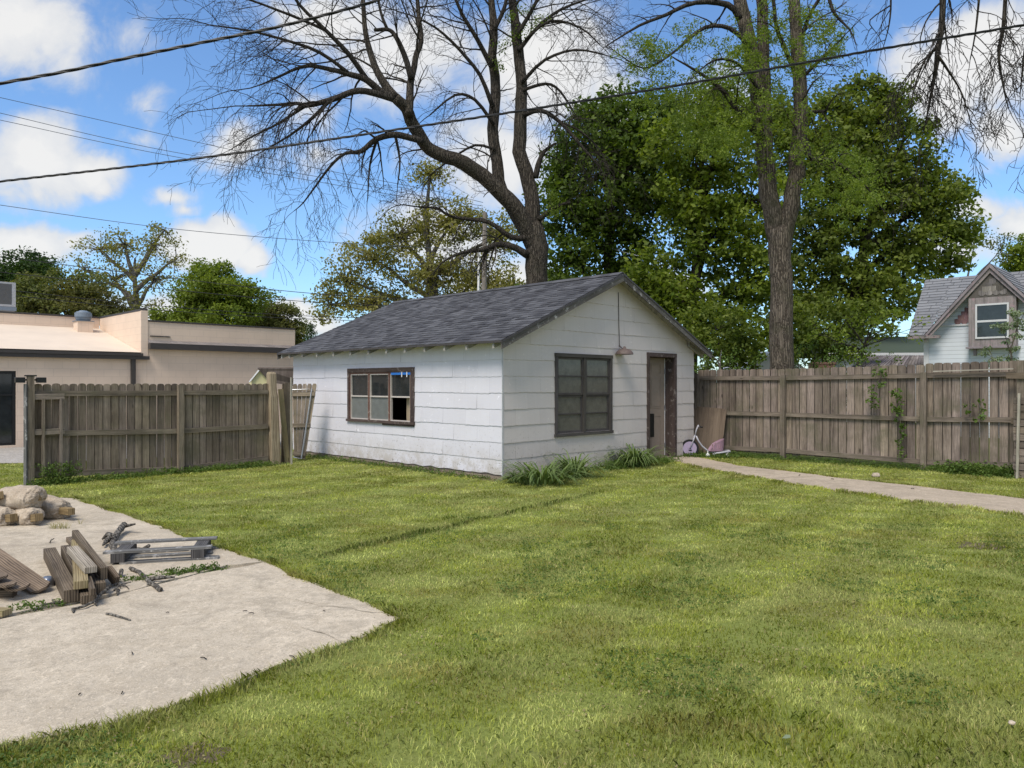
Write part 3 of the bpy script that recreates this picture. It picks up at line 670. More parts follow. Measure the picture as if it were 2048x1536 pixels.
# door slab, hinged on the right jamb at the inner side of the wall, swung slightly inward
Hg = GP(db-.05, .04, -.235); ang = math.radians(13); dwid = (db-.05)-(da+.05); dd = (-dR*math.cos(ang)+dL*math.sin(ang)).normalized(); dn = Vector((-dd.y, dd.x, 0)); 
if dn.dot(-dL) < 0: dn = -dn
dhh = dz-.08-.04; mb = MB(); mb.box(Hg, dd*dwid, UP*dhh, -dn*.04)
dro = mb.build('door', DOORM, shed); mb = MB(); pw = (dwid-.36)/2
for k in range(2):
    x0 = .12+k*(pw+.10)
    for (q0, q1) in ((.14, .86), (1.02, 1.66), (1.74, 1.96)):
        q0 *= dhh/2.08; q1 *= dhh/2.08
        for (xa, xb, ya, yb) in ((x0, x0+.018, q0, q1), (x0+pw-.018, x0+pw, q0, q1), (x0+.02, x0+pw-.02, q0, q0+.018), (x0+.02, x0+pw-.02, q1-.018, q1)):
            mb.box(Hg+dd*xa+UP*ya+dn*.0005, dd*(xb-xa), UP*(yb-ya), dn*.009)
        mb.box(Hg+dd*(x0+.035)+UP*(q0+.035)+dn*.0005, dd*(pw-.07), UP*(q1-q0-.07), dn*.006)
mb.build('door_panel', DOORM, dro)
mb = MB(); mb.box(Hg+dd*(.33)+UP*.42+dn*.011, dd*.22, UP*.50, dn*.012); mb.build('pet_door', BLACK, dro)
mb = MB()
for hz in (.18, 1.0, 1.78): mb = MB(); mb.box(Hg-dd*.018+UP*hz+dn*.002, dd*.035, UP*.10, dn*.012); mb.build('hinge', METAL, dro)
mb = MB(); mb.box(Hg+dn*.0015-dd*.004+UP*.01, dd*.014, UP*(dhh-.02), dn*.004); mb.build('weather_strip', WHITE, dro)
# lamp and conduit
lu = uof(1246.5, -.12); zl = zat(708, S(lu, -.12)); zt_ = zat(585, S(lu, 0)); mb = MB()
mb.tube([GP(lu-.02, zt_, .02), GP(lu-.01, (zt_+zl)/2, .022), GP(lu, zl+.16, .03)], .007, 6)
lampo = mb.build('electric_conduit', TRIM2, shed)
mb = MB(); mb.tube([GP(lu, zl+.17, .02), GP(lu+.01, zl+.12, .08), GP(lu, zl+.07, .13)], .012, 8); c = GP(lu, zl, .15)
mb.lathe(c, [(.175, -.01), (.17, .02), (.135, .065), (.085, .095), (.035, .10), (.025, .14), (.012, .15)], 24, cap=False)
mb.lathe(c, [(.148, .001), (.115, .05), (.07, .078), (.0, .085)], 24, cap=False)
lo = mb.build('wall_lamp', RUST, shed, smooth=True); mb = MB(); mb.lathe(c+UP*.03, [(.0, -.03), (.03, -.015), (.035, .01), (.02, .04)], 14); mb.build('bulb', WHITE, lo, smooth=True)

# ------------------------------------------------------------------ fences
def picket_poly(o, d, w, h, style, rnd):
    """outline of a dog-ear or round-eared picket, base corner o, across d"""
    P = lambda x, z: o+d*x+UP*z; c = .034
    if style == 'round':
        pts = [P(0, 0), P(w, 0), P(w, h-c)]+[P(w-c+c*math.cos(a), h-c+c*math.sin(a)) for a in (math.radians(35), math.radians(65))]+[P(w*.62, h+.004), P(w*.38, h+.004)]
        pts += [P(c-c*math.cos(a), h-c+c*math.sin(a)) for a in (math.radians(65), math.radians(35))]+[P(0, h-c)]
    else: pts = [P(0, 0), P(w, 0), P(w, h-c), P(w-c*.8, h), P(c*.8, h), P(0, h-c)]
    return pts
def fence_panel(mb, p, q, z0, z1, n, off, nrm, rnd, gapp=.25, style='round'):
    d = (q-p); L = d.length; d = d.normalized(); w = L/n
    for i in range(n):
        g = rnd.uniform(.001, .004)+(rnd.uniform(.003, .008) if rnd.random() < gapp else 0)
        tt = (i+.5)/n; zb = z0[0]+(z0[1]-z0[0])*tt+rnd.uniform(-.01, .01); zt = z1[0]+(z1[1]-z1[0])*tt+rnd.uniform(-.006, .006)
        o = p+d*(i*w+g/2)+nrm*(off+rnd.uniform(-.001, .010)); o.z = zb
        lean = rnd.uniform(-.004, .004); pl = picket_poly(o, d, w-g, zt-zb, style, rnd); pl = [x+d*lean*(x.z-zb) for x in pl]
        mb.extr(pl, nrm*.016, uw=w-g)
rf = random.Random(11)
P1 = gnd(61, 971); P2 = gnd(360, 946); P3 = gnd(543, 930)
fl = thing('wooden_fence', 'weathered picket fence with round tops running left of the shed', 'fence', (P1+P3)/2*1.0)
fl.location.z = 0
fdir = (P3-P1).normalized(); back = Vector((-fdir.y, fdir.x, 0))
if back.y < 0: back = -back
P2 = P1+fdir*hit(360, P1, fdir)
P3 = P1+fdir*hit(543, P1, fdir)
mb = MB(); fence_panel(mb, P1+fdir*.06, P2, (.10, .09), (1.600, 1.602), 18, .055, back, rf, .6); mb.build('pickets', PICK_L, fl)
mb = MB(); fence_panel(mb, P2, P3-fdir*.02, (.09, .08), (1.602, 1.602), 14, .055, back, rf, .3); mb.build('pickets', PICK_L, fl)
def rail(parent, p, q, za, zb, mat_, w=.04, h=.088, off=0., nrm=back):
    mb = MB(); mb.beam(V(p.x, p.y, za)+nrm*off, V(q.x, q.y, zb)+nrm*off, w, h); return mb.build('rail', mat_, parent)
def zp(px, py, o, d): t = hit(px, o, d); return zat(py, o+d*t)
for (ya, ym, yb) in ((787, 786, 784), (868, 862, 853), (950, 938, 917)):
    za = zp(66, ya, P1, fdir); zm = zp(360, ym, P1, fdir); zb = zp(530, yb, P1, fdir)
    rail(fl, P1+fdir*.05, P2-fdir*.045, za, zm, FENCE_L, off=.032); rail(fl, P2+fdir*.045, P3-fdir*.06, zm, zb, FENCE_L, off=.032)
mb = MB(); mb.beam(P1-UP*0.0+V(0, 0, 0), P1+UP*1.72, .09, .09, up=fdir); mb.build('post', FENCE_L, fl)
mb = MB(); mb.beam(P1-fdir*.07-back*.0, P1-fdir*.07+UP*1.60, .02, .13, up=back); mb.build('side_board', PALLET, fl)
mb = MB(); mb.beam(P2-back*.02-UP*.0, P2-back*.02+UP*1.585, .09, .09, up=fdir); mb.build('post', FENCE_L, fl)
mb = MB()
for t in (.17, .42): mb.beam(P1+fdir*t-back*.012+UP*.12, P1+fdir*t-back*.012+UP*1.37, .07, .04, up=fdir)
for z in (1.40, .84): mb.beam(P1+fdir*.05-back*.012+UP*z, P1+fdir*.47-back*.012+UP*z, .04, .09)
mb.build('gate_brace', FENCE_L, fl)
# floodlight on the post
c = P1+UP*1.72
sl = thing('post_light', 'black twin security light on top of the left fence post', 'outdoor light', c)
mb = MB(); mb.box(c-fdir*.075-back*.05+UP*.0, fdir*.15, back*.10, UP*.022); mb.build('cap_plate', BLACK, sl)
for sgn in (-1, 1):
    mb = MB(); b0 = c+fdir*sgn*.05-UP*.055; mb.tube([b0, b0+fdir*sgn*.03], .015, 8); b1 = b0+fdir*sgn*.03
    mb.box(b1-UP*.045-back*.05-(fdir*.13 if sgn < 0 else V(0, 0, 0)), fdir*.13, back*.10, UP*.085); mb.build('lamp_head', BLACK, sl, bevel=.012)
# thick old post, leaning boards, thin pole, gate panel
cpo = gnd(546, 929); tp = thing('timber_post', 'thick pale weathered timber post at the right end of the left fence', 'post', cpo)
mb = MB(); pts = []; X = fdir
for i, (z, w, dx) in enumerate(((0, .20, .02), (.3, .205, .015), (.6, .20, .0), (1.0, .185, -.01), (1.35, .18, -.02), (1.45, .16, -.03), (1.55, .15, -.03), (1.80, .145, -.035), (1.84, .11, -.04))):
    base = len(mb.v)
    for (a, b) in ((-.5, -.42), (-.42, -.5), (.42, -.5), (.5, -.42), (.5, .42), (.42, .5), (-.42, .5), (-.5, .42)):
        mb.v.append(tuple(cpo+X*(a*w+dx)+back*b*w+UP*z))
    if i:
        for j in range(8):
            j2 = (j+1) % 8; mb.f.append((base-8+j, base-8+j2, base+j2, base+j)); mb.mi.append(0); u0 = j*.05
            mb.uv += [(u0, pz), (u0+.05, pz), (u0+.05, z), (u0, z)]
    pz = z
mb.f.append(tuple(range(len(mb.v)-8, len(mb.v)))); mb.uv += [(0, 0)]*8; mb.mi.append(0)
mb.build('post_body', PALEPOST, tp)
def lone(name, label, cat, mb, m, loc, group=None, **k):
    o = mb.build(name, m, loc=loc, **k); return tag(o, label, cat, group)
def board_between(b, t, w, th, face, mb=None):
    mb = mb or MB(); mb.beam(b, t, w, th, up=face); return mb
pf = -back
def fz(px, py, Y): return at(px, py, Y)
Yb = P3.y+.35
b0 = at(581-3, 926, gnd(578, 926).y); lone('leaning_board', 'twisted narrow board leaning between thick post and wide board', 'board', board_between(gnd(575, 926), at(561, 778, Yb), .10, .04, pf), TIMBER_T, gnd(575, 926), 'boards leaning beside the fence end')
lone('leaning_board', 'dark short board wedged behind the twisted narrow board', 'board', board_between(gnd(566, 925), at(569, 767, Yb+.1), .09, .03, pf), TIMBER, gnd(566, 925), 'boards leaning beside the fence end')
lone('leaning_board', 'wide upright grey board just left of the thin pale pole', 'board', board_between(gnd(576, 924), at(576, 765, Yb+.25), .16, .025, pf), FENCE_L, gnd(576, 924), 'boards leaning beside the fence end')
lone('thin_pole', 'thin pale pole standing at the shed corner beside the leaning gate', 'pole', board_between(gnd(583, 929), at(582.5, 755, gnd(583, 929).y), .028, .028, pf), STAKE, gnd(583, 929))
# gate panel leaning on the long wall
gt = thing('gate_panel', 'old picket gate panel with metal tube leaning against the white wall', 'gate', gnd(605, 922))
gb0 = gnd(588, 919); gb1 = gnd(620, 922); gb1 = gb0+(gb1-gb0).normalized()*.36
YT = S(-.1, 6.4).y
tl = at(585, 768, gb0.y+.05); tr = at(634, 767, gb0.y+.05); 
gd = (tr-tl).normalized(); gup = ((tl-gb0)+(tr-gb1)).normalized(); gn = gd.cross(gup).normalized()
if gn.y < 0: gn = -gn
mb = MB(); n = 5; hgt = (tl-gb0).length
for i in range(n):
    f0, f1 = i/n+.01, (i+1)/n-.01
    B0, B1 = gb0.lerp(gb1, f0), gb0.lerp(gb1, f1); T0, T1 = tl.lerp(tr, f0), tl.lerp(tr, f1)
    B0 = B0+UP*.03; B1 = B1+UP*.03
    m0 = B0.lerp(T0, .975); m1 = B1.lerp(T1, .975)
    mb.extr([B0, B1, m1, T1.lerp(T0, .22), T0.lerp(T1, .22), m0], gn*.018, lg=gup)
mb.build('pickets', FENCE_L, gt)
mb = MB()
for f in (.08, .45, .86): mb = MB(); mb.beam(gb0.lerp(tl, f)-gn*.02, gb1.lerp(tr, f)-gn*.02, .04, .085, up=gup); mb.build('rail', FENCE_L, gt)
mb = MB(); q1 = gb0.lerp(gb1, .75)-gn*.06+UP*.03; q2 = tl.lerp(tr, .82)-gn*.06-UP*.12; q0 = gb0.lerp(gb1, .05)-gn*.06+UP*.05; q3 = tl.lerp(tr, .02)-gn*.06-UP*.13
mb.tube([q0, q1, q2, q3], .016, 8); mb.build('metal_tube', METAL, gt)

# right fence
P5 = gnd(1567, 919); fr = -dL
def RP(px): return P5+fr*hit(px, P5, fr)
P4, P6, P7 = RP(1394), RP(1848), RP(2036); P8 = P7+fr*2.4
nb = dR
f2 = thing('wooden_fence', 'taller brown board fence running right of the shed behind the path', 'fence', V(P5.x, P5.y, 0))
def zr(px, py): return zat(py, RP(px))
segs = ((P4-fr*.02, P5, 1394, 1567, 13, 740, 738), (P5, P6, 1567, 1848, 17, 738, 729), (P6, P7, 1848, 2036, 10, 727, 721))
for (pa, pb, xa, xb, n, ya, yb) in segs:
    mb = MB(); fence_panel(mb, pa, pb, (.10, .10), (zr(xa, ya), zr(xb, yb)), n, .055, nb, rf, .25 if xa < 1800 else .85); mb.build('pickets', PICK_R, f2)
for (l1, l2, l3, l4) in (((1394, 756.5), (1567, 756), (1848, 751), (2036, 748)), ((1394, 825), (1567, 829), (1848, 838.5), (2036, 840)), ((1394, 893), (1567, 901), (1848, 924), (2036, 931))):
    for (a, b) in ((l1, l2), (l2, l3), (l3, l4)):
        rail(f2, RP(a[0])+fr*.04, RP(b[0])-fr*.045, zr(*a), zr(*b), FENCE_R, off=.03, nrm=nb)
for (P, y, dz_) in ((P4, 748, 0), (P5, 750, 0), (P6, 745, 0)):
    mb = MB(); zt = zat(y, P); mb.beam(P-nb*.02, P-nb*.02+UP*zt, .10, .10, up=fr); mb.build('post', FENCE_R, f2)
lone('thin_pole', 'thin pale stick lying along the top rail of the right fence', 'pole', board_between(RP(1868)-nb*.05+UP*zr(1868, 743), RP(2028)-nb*.05+UP*zr(2028, 737.5), .02, .02, UP), STAKE, RP(1868)+UP*zr(1868, 743))
# the same fence goes on past the frame
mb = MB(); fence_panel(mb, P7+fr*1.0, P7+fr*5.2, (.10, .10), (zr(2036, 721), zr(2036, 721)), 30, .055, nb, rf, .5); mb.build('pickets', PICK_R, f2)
for z_ in (.30, .98, 1.76): rail(f2, P7+fr*1.0, P7+fr*5.2, z_, z_, FENCE_R, off=.03, nrm=nb)
# end piece at the right edge
G = RP(2034)-nb*.12; GG = thing('board_gate', 'tall grey board gate at the far right end of the fence', 'gate', V(G.x, G.y, 0))
mb = MB()
for i in range(4): mb.box(G+fr*(.02+i*.16)+UP*.05, fr*.15, nb*.02, UP*(zr(2040, 721)-.05+.01*(i % 2)))
mb.build('boards', FENCE_R, GG); mb = MB(); zc = zr(2040, 752); mb.box(G-fr*.13-nb*.042+UP*(zc-.045), fr*.9, nb*.04, UP*.10); mb.build('rail', TIMBER, GG); mb = MB(); mb.box(G-fr*.06-nb*.042+UP*(zr(2030, 843)-.03), fr*.8, nb*.04, UP*.09); mb.build('rail', TIMBER, GG)
G2_ = RP(2027)-nb*.30; t0 = hit(2027, G2_, fr); SP = thing('slat_panel', 'low stack of horizontal grey slats at the right picture edge', 'slatted panel', V(G2_.x, G2_.y, 0))
G2_ = G2_+fr*t0; mb = MB()
for i in range(11):
    z = .02+i*.124; mb.box(G2_+fr*rf.uniform(-.01, .02)+UP*z, fr*.8, nb*.03, UP*.108)
mb.build('slats', FENCE_R, SP)
mb = MB(); mb.box(G2_+fr*.05+nb*.032, fr*.08, nb*.05, UP*1.32); mb.build('upright', FENCE_R, SP)
sb = G2_+fr*.06-nb*.045; lone('stake', 'pale round topped stake standing against the slat panel at right', 'stake', board_between(sb, sb+UP*1.44+fr*.03, .055, .04, fr), STAKE, sb, bevel=.008)
# plywood sheet
pb0 = gnd(1390, 914); pb1 = gnd(1450, 917); YP = RP(1420).y-.12
pt0 = RP(1389)-nb*.06; pt0.z = zat(812, pt0); pt1 = RP(1457)-nb*.06; pt1.z = zat(818, pt1)
pb0 = RP(1389)-nb*.22; pb0.z = .02; pb1 = RP(1450)-nb*.22; pb1.z = .02
mb = MB(); n_ = ((pb1-pb0).cross(pt0-pb0)).normalized(); 
if n_.y < 0: n_ = -n_
mb.extr([pb0, pb1, pb1.lerp(pt1, .45)+fr*.01, pt1.lerp(pt0, .02)-UP*.04, pt1.lerp(pt0, .12), pt0], n_*.012, lg=UP)
lone('plywood_sheet', 'brown weathered plywood sheet leaning on the fence behind the tricycle', 'plywood', mb, PLY, pb0)

# ------------------------------------------------------------------ tricycle
TY = gnd(1379, 914).y; tk = thing('tricycle', 'lilac and white child tricycle with pink seat parked at the shed corner', 'tricycle', gnd(1400, 914))
def T(px, py, dy=0.): return at(px, py, TY+dy)
wc = T(1379.4, 896.5); R_ = .195; ax = V(.12, 1, 0).normalized()
mb = MB(); mb.lathe(wc-ax*.025, [(R_*.75, 0), (R_*.97, 0), (R_, .012), (R_, .038), (R_*.97, .05), (R_*.75, .05), (R_*.75, 0)], 32, ax, cap=False); mb.build('tyre', BLACK, tk, smooth=False)
mb = MB(); mb.lathe(wc-ax*.03, [(0, 0), (.04, 0), (.045, .008), (R_*.76, .004), (R_*.76, .056), (.045, .052), (.04, .06), (0, .06)], 32, ax); mb.build('wheel_disc', LILAC, tk)
mb = MB()
for s_ in (-1, 1): mb.tube([wc+ax*.045*s_, T(1387, 879)+ax*.045*s_, T(1390, 870)+ax*.02*s_], .012, 8)
mb.tube([T(1390, 871), T(1393, 859), T(1397, 850)], .016, 8); mb.build('fork', TRIKEF, tk, smooth=True)
mb = MB(); hb = T(1396, 853); mb.tube([hb-ax*.17+V(.03, 0, -.0), hb-ax*.10, hb, hb+ax*.10, hb+ax*.17+V(.03, 0, 0)], .012, 8)
hbo = mb.build('handlebar', TRIKEF, tk, smooth=True)
for s_ in (-1, 1): mb = MB(); mb.tube([hb+ax*.14*s_+V(.02, 0, 0), hb+ax*.24*s_+V(.06, 0, 0)], .018, 8); mb.build('grip', BLACK, hbo, smooth=True)
mb = MB(); mb.tube([T(1392, 872), T(1397, 882), T(1404, 892), T(1412, 899), T(1418, 904)], [.02, .018, .018, .02, .024], 8)
mb.tube([T(1418, 904), T(1440, 903.5)], .02, 8)
mb.tube([T(1424, 907.5)-ax*.12, T(1434, 905)-ax*.14, T(1448, 903)-ax*.14, T(1458, 902)-ax*.12, T(1460, 902)+ax*.12, T(1448, 903)+ax*.14], .02, 8); mb.build('frame', TRIKEF, tk, smooth=True)
mb = MB(); sc_ = T(1433, 897)
# seat: a scooped shell with slots
nu, nv = 13, 7; grid = []
for i in range(nu):
    a = math.pi*(i/(nu-1)); row = []
    for j in range(nv):
        hh = j/(nv-1); sn_ = max(0., math.sin(a)); hg_ = .05+.22*sn_**.55
        row.append(sc_+ax*(math.copysign(abs(math.cos(a))**.7, math.cos(a)))*(.13+.02*hh)+V(1, 0, 0)*(-.17+.31*sn_+.02*hh)+UP*(-.05+hg_*hh))
    grid.append(row)
for i in range(nu-1):
    for j in range(nv-1):
        if i % 2 == 1 and 1 < j < nv-2: 
            q = [grid[i][j].lerp(grid[i+1][j], .25), grid[i][j].lerp(grid[i+1][j], .75), grid[i][j+1].lerp(grid[i+1][j+1], .75), grid[i][j+1].lerp(grid[i+1][j+1], .25)]
            mb.face(q); continue
        mb.face([grid[i][j], grid[i+1][j], grid[i+1][j+1], grid[i][j+1]])
mb.face([grid[i][0] for i in range(nu)])
so = mb.build('seat', PINK, tk); sm = so.modifiers.new('thick', 'SOLIDIFY'); sm.thickness = .008
for (px, py, dy) in ((1415.5, 912.2, -.12), (1429, 912, -.02), (1456, 909.5, .06)):
    c = T(px, py, dy); c.z = .045; mb = MB(); mb.lathe(c-ax*.022, [(0, 0), (.035, 0), (.045, .01), (.045, .034), (.035, .044), (0, .044)], 18, ax); mb.tube([c+UP*.0, c+UP*.10], .012, 6); mb.build('caster_wheel', WHITE, tk, smooth=False)
mb = MB(); mb.tube([wc-ax*.09, wc+ax*.09], .01, 6); mb.box(wc-ax*.13-V(.035, 0, .0)-UP*.05, V(.07, 0, 0), ax*.05, UP*.02); mb.box(wc+ax*.08-V(.035, 0, .0)+UP*.03, V(.07, 0, 0), ax*.05, UP*.02); mb.build('pedal', BLACK, tk)

# ------------------------------------------------------------------ concrete post footings
def footing(label, stub_end, stub_r, lump_c, rad, dirv, stubw, seed, tagged=False):
    c = Vector(lump_c); d = Vector(dirv).normalized(); t = thing('concrete_footing', label, 'post footing', V(c.x, c.y, max(0, c.z-rad[1])), 'old post footings piled on the slab')
    mb = MB(); nu, nv = 54, 60; x = d.cross(UP).normalized(); y = x.cross(d)
    vs = []
    for i in range(nu+1):
        th = math.pi*i/nu; row = []
        for j in range(nv):
            a = 2*math.pi*j/nv; sx = math.copysign(abs(math.cos(th))**.6, math.cos(th)); rr = math.sin(th)**.5
            n0 = V(sx*1.3, math.cos(a)*rr, math.sin(a)*rr)
            w = 1.14+.15*mnoise.fractal(n0*1.3+V(seed*7, 0, 0), 1, 2, 2)+.05*mnoise.noise(n0*6+V(seed, 3, 0))+.05*mnoise.noise(n0*13+V(seed, 3, 0))+.045*mnoise.noise(n0*26)
            p = c+d*sx*rad[0]*w+x*math.cos(a)*rr*rad[1]*w+y*math.sin(a)*rr*rad[1]*w*.95
            if p.z < .03: p.z = .03
            row.append(p)
        vs.append(row)
    b = len(mb.v); mb.v = [tuple(p) for r in vs for p in r]
    for i in range(nu):
        for j in range(nv):
            j2 = (j+1) % nv; mb.f.append((i*nv+j, (i+1)*nv+j, (i+1)*nv+j2, i*nv+j2)); mb.uv += [(0, 0)]*4; mb.mi.append(0)
    mb.build('concrete_lump', LUMP, t, smooth=True)
    mb = MB(); s0 = c+d*rad[0]*.5; s1 = Vector(stub_end)-d*.02; stubw *= .82; mb.beam(s0, s1, stubw, stubw); st = mb.build('wooden_stub', CUTWOOD, t, bevel=.004)
    if tagged:
        dd_ = (s1-s0).normalized(); xx = dd_.cross(UP).normalized(); yy = xx.cross(dd_)
        fc = s1-dd_*.07+xx*(stubw/2+.002) if (s1-dd_*.07+xx).y < (s1-dd_*.07-xx).y else s1-dd_*.07-xx*(stubw/2+.002)
        mb = MB(); mb.box(fc-dd_*.012-yy*.03, dd_*.022, yy*.06, (fc-(s1-dd_*.07)).normalized()*.001); mb.build('paper_tag', WHITE, st)
fd = V(.86, -.42, 0)
footing('reddish rough footing lying bottom left, tan stub facing right', at(30, 1035, 8.30), 0, at(4, 1037, 8.45)+V(-.03, 0, 0), (.17, .115), V(.8, -.4, .1), .10, 1)
footing('rounded footing at bottom centre of the pile between two others', at(80, 1035, 8.30), 0, at(56, 1034, 8.50), (.16, .112), V(.75, -.5, 0), .10, 2)
footing('right hand footing on the slab with tan wooden stub pointing right', at(146, 1024, 8.62), 0, at(100, 1016, 8.85), (.20, .125), V(.85, -.25, -.12), .095, 3)
footing('pale pebbly footing lying on top of the pile with tagged wood stub', at(88, 992, 8.55), 0, at(42, 997, 8.6), (.24, .135), V(.85, -.3, .05), .11, 4, True)
footing('footing at the left picture edge beside the pebbly top one', at(2, 990, 8.40), 0, at(-34, 1000, 8.6), (.20, .13), V(.85, -.3, .05), .10, 5)
footing('dark footing buried behind the rest of the pile', at(50, 990, 9.1), 0, at(20, 1008, 9.2), (.26, .14), V(.85, -.3, .1), .09, 6)

# ------------------------------------------------------------------ lumber pile, pallet, planks, branches
GRP = 'cut posts and planks in the lumber pile'
def timber(label, b, t, w, h, m=TIMBER, up=UP, name='timber'):
    b, t = Vector(b), Vector(t); mb = MB(); mb.beam(b, t, w, h, up)
    c = (b+t)/2; return lone(name, label, 'timber', mb, m, V(c.x, c.y, min(b.z, t.z)-h/2), GRP, bevel=.005)
def gz(px, py, z): return gnd(px, py, z)
timber('longest square post with dark end face, leftmost of the lumber pile', gz(143, 1192, .075), gz(99, 1106, .075), .095, .095)
timber('brown post lying second from the left under the pale short piece', gz(170, 1168, .073), gz(133, 1100, .078), .092, .092)
timber('short block with its end showing at the front of the pile', gz(178, 1198, .058), gz(166, 1172, .058), .10, .062)
timber('yellowish green post lying on top of the pile', gz(162, 1170, .148), gz(155, 1085, .19), .095, .062, TIMBER_T)
timber('pale whitish split piece lying across the top of the pile', gz(182, 1140, .21), gz(145, 1098, .25), .085, .05, TIMBER_W)
timber('long dark plank on edge at the top right of the pile', gz(208, 1147, .16), gz(150, 1070, .24), .05, .095)
timber('long dark plank lying lower right in the pile', gz(203, 1165, .085), gz(158, 1092, .11), .05, .09)
timber('short brown block with amber end facing the viewer', gz(194, 1178, .072), gz(178, 1140, .072), .12, .088, TIMBER)
timber('small broken offcut leaning at the right end of the pile', gz(234, 1163, .06), gz(216, 1140, .13), .04, .085, PLANK)
# pallet
pa = gnd(213, 1137); pbb = gnd(420, 1125); px_ = (pbb-pa).normalized(); pl_ = (pbb-pa).length; py_ = Vector((-px_.y, px_.x, 0)); z_ = .026
pal = thing('pallet', 'small grey wooden pallet lying on the slab beside the lumber', 'pallet', V(pa.x, pa.y, z_)); base = V(pa.x, pa.y, z_)
for (o0, o1) in ((.03, .14), (pl_-.16, pl_-.05)):
    mb = MB(); mb.box(base+px_*o0+UP*.019, px_*(o1-o0), py_*.50, UP*.078); mb.build('runner', PALLET_D, pal)
for (yo, w, m) in ((.0, .09, PALLET), (.40, .09, PALLET)):
    mb = MB(); mb.box(base-px_*.03+py_*yo+UP*.098, px_*(pl_+.04), py_*w, UP*.018); mb.build('top_board', m, pal)
for yo in (.0, .22, .42):
    mb = MB(); mb.box(base+px_*(.02 if yo else .1)+py_*yo, px_*(pl_-.03), py_*.085, UP*.018); mb.build('bottom_board', PALLET, pal)
# planks at the left edge
GP3 = 'brown planks heaped at the left edge'
def plank(label, tip, tail, w, up_, m=PLANK):
    d = (tail-tip).normalized(); x = d.cross(up_).normalized(); L = (tail-tip).length; n = x.cross(d).normalized(); mb = MB()
    pts = [tip-x*w*.22, tip+x*w*.22, tip+x*w/2+d*.045, tail+x*w/2, tail-x*w/2, tip-x*w/2+d*.045]
    mb.extr(pts, n*.018, lg=d); c = (tip+tail)/2; return lone('plank', label, 'plank', mb, m, V(c.x, c.y, min(tip.z, tail.z)), GP3)
plank('long dog-eared plank sloping down to the slab, uppermost of the heap', gz(86, 1181, .05), gz(-90, 1056, .24), .14, V(.1, -.5, .85))
plank('darker plank under the sloping dog-eared one', gz(44, 1180, .10), gz(-110, 1085, .19), .14, V(0, -.2, 1))
plank('short plank end poking out lowest at the left edge', gz(20, 1174, .14), gz(-120, 1130, .16), .13, V(0, 0, 1))
plank('top plank end just showing at the very left edge', gz(5, 1158, .19), gz(-130, 1120, .21), .12, V(0, 0, 1))
timber('dark short timber added under the heap of planks for the deep shade there', gz(30, 1186, .05), gz(-80, 1192, .05), .09, .08)  # added block, dark to stand in for the deep shadow under the planks
mb = MB(); c = gz(2, 1224, .05); mb.beam(c-V(.25, -.05, 0), c+V(.05, -.01, 0), .08, .04); lone('plank', 'mossy plank end lowest at the left edge on the joint', 'plank', mb, TIMBER_T, c, GP3)
mb = MB(); c = gnd(94, 1172, .026); mb.lathe(c+UP*.0, [(.052, 0), (.056, .012), (.05, .03), (.042, .055), (.03, .072), (.0, .075)], 18, V(.15, -.1, 1)); lone('metal_cap', 'small dented metal cap between the planks and lumber', 'cap', mb, DENTM, c, smooth=True)
def stick(label, pts, r0, r1, name='branch', k=7, subs=(), m=BARKG, grp='fallen branches on the slab'):
    mb = MB(); P = []; rr = []
    pp = [gnd(x, y, z) for (x, y, z) in pts]
    for i in range(len(pp)-1):
        for s_ in range(4):
            t = s_/4; q = pp[i].lerp(pp[i+1], t); q = q+V(*(mnoise.noise_vector(q*14)))*.008; P.append(q); f = (i+t)/(len(pp)-1); rr.append((r0+(r1-r0)*f)*(1+.14*mnoise.noise(q*30)))
    P.append(pp[-1]); rr.append(r1); mb.tube(P, rr, k)
    for sb_ in subs:
        q = [gnd(x, y, z) for (x, y, z) in sb_]; mb.tube(q, [r1*.9]*(len(q)-1)+[r1*.4], 5)
    c = pp[0]; return lone(name, label, 'branch', mb, m, V(c.x, c.y, 0), grp, smooth=True)
stick('knotty branch running back behind the pallet with a broken knob', [(248, 1050, .10), (238, 1062, .08), (229, 1076, .06), (223, 1090, .05), (232, 1105, .05)], .034, .026, subs=[[(245, 1053, .09), (270, 1048, .13)], [(229, 1072, .08), (215, 1068, .1), (205, 1078, .04)], [(232, 1075, .08), (213, 1082, .06), (206, 1090, .06)]])
stick('thin curved branch between the pallet boards', [(212, 1078, .05), (222, 1074, .10), (236, 1080, .06), (246, 1098, .04), (256, 1104, .04)], .014, .010)
stick('short forked branch lying between pallet boards at right', [(272, 1098, .035), (286, 1098, .04), (298, 1091, .06)], .014, .018)
stick('thick bark branch angling forward from under the pallet', [(262, 1137, .045), (278, 1144, .04), (294, 1158, .035), (300, 1166, .035), (312, 1172, .035), (321, 1179, .04)], .017, .019, subs=[[(300, 1158, .05), (322, 1155, .06), (350, 1154, .05)], [(298, 1164, .04), (295, 1170, .03)]])
stick('crooked stick reaching forward from the front of the lumber', [(146, 1218, .035), (168, 1213, .04), (189, 1203, .045), (203, 1188, .06), (212, 1178, .07), (220, 1172, .07)], .009, .014, subs=[[(189, 1202, .05), (193, 1211, .03)], [(146, 1218, .035), (147, 1226, .025)]])
stick('thin straight stick lying left of the lumber on the joint', [(82, 1210, .032), (104, 1207, .032), (128, 1204, .032)], .008, .008, subs=[[(110, 1206, .04), (104, 1198, .06)]])
stick('tangled twig in the litter right of the lumber', [(222, 1172, .04), (236, 1166, .05), (246, 1170, .04), (262, 1164, .05)], .007, .005, 'twig', subs=[[(236, 1166, .05), (241, 1176, .035)]])
stick('second tangled twig crossing the litter behind the first', [(228, 1180, .035), (238, 1172, .05), (252, 1172, .035), (258, 1178, .03)], .006, .004, 'twig', subs=[[(245, 1171, .04), (250, 1160, .05)]])
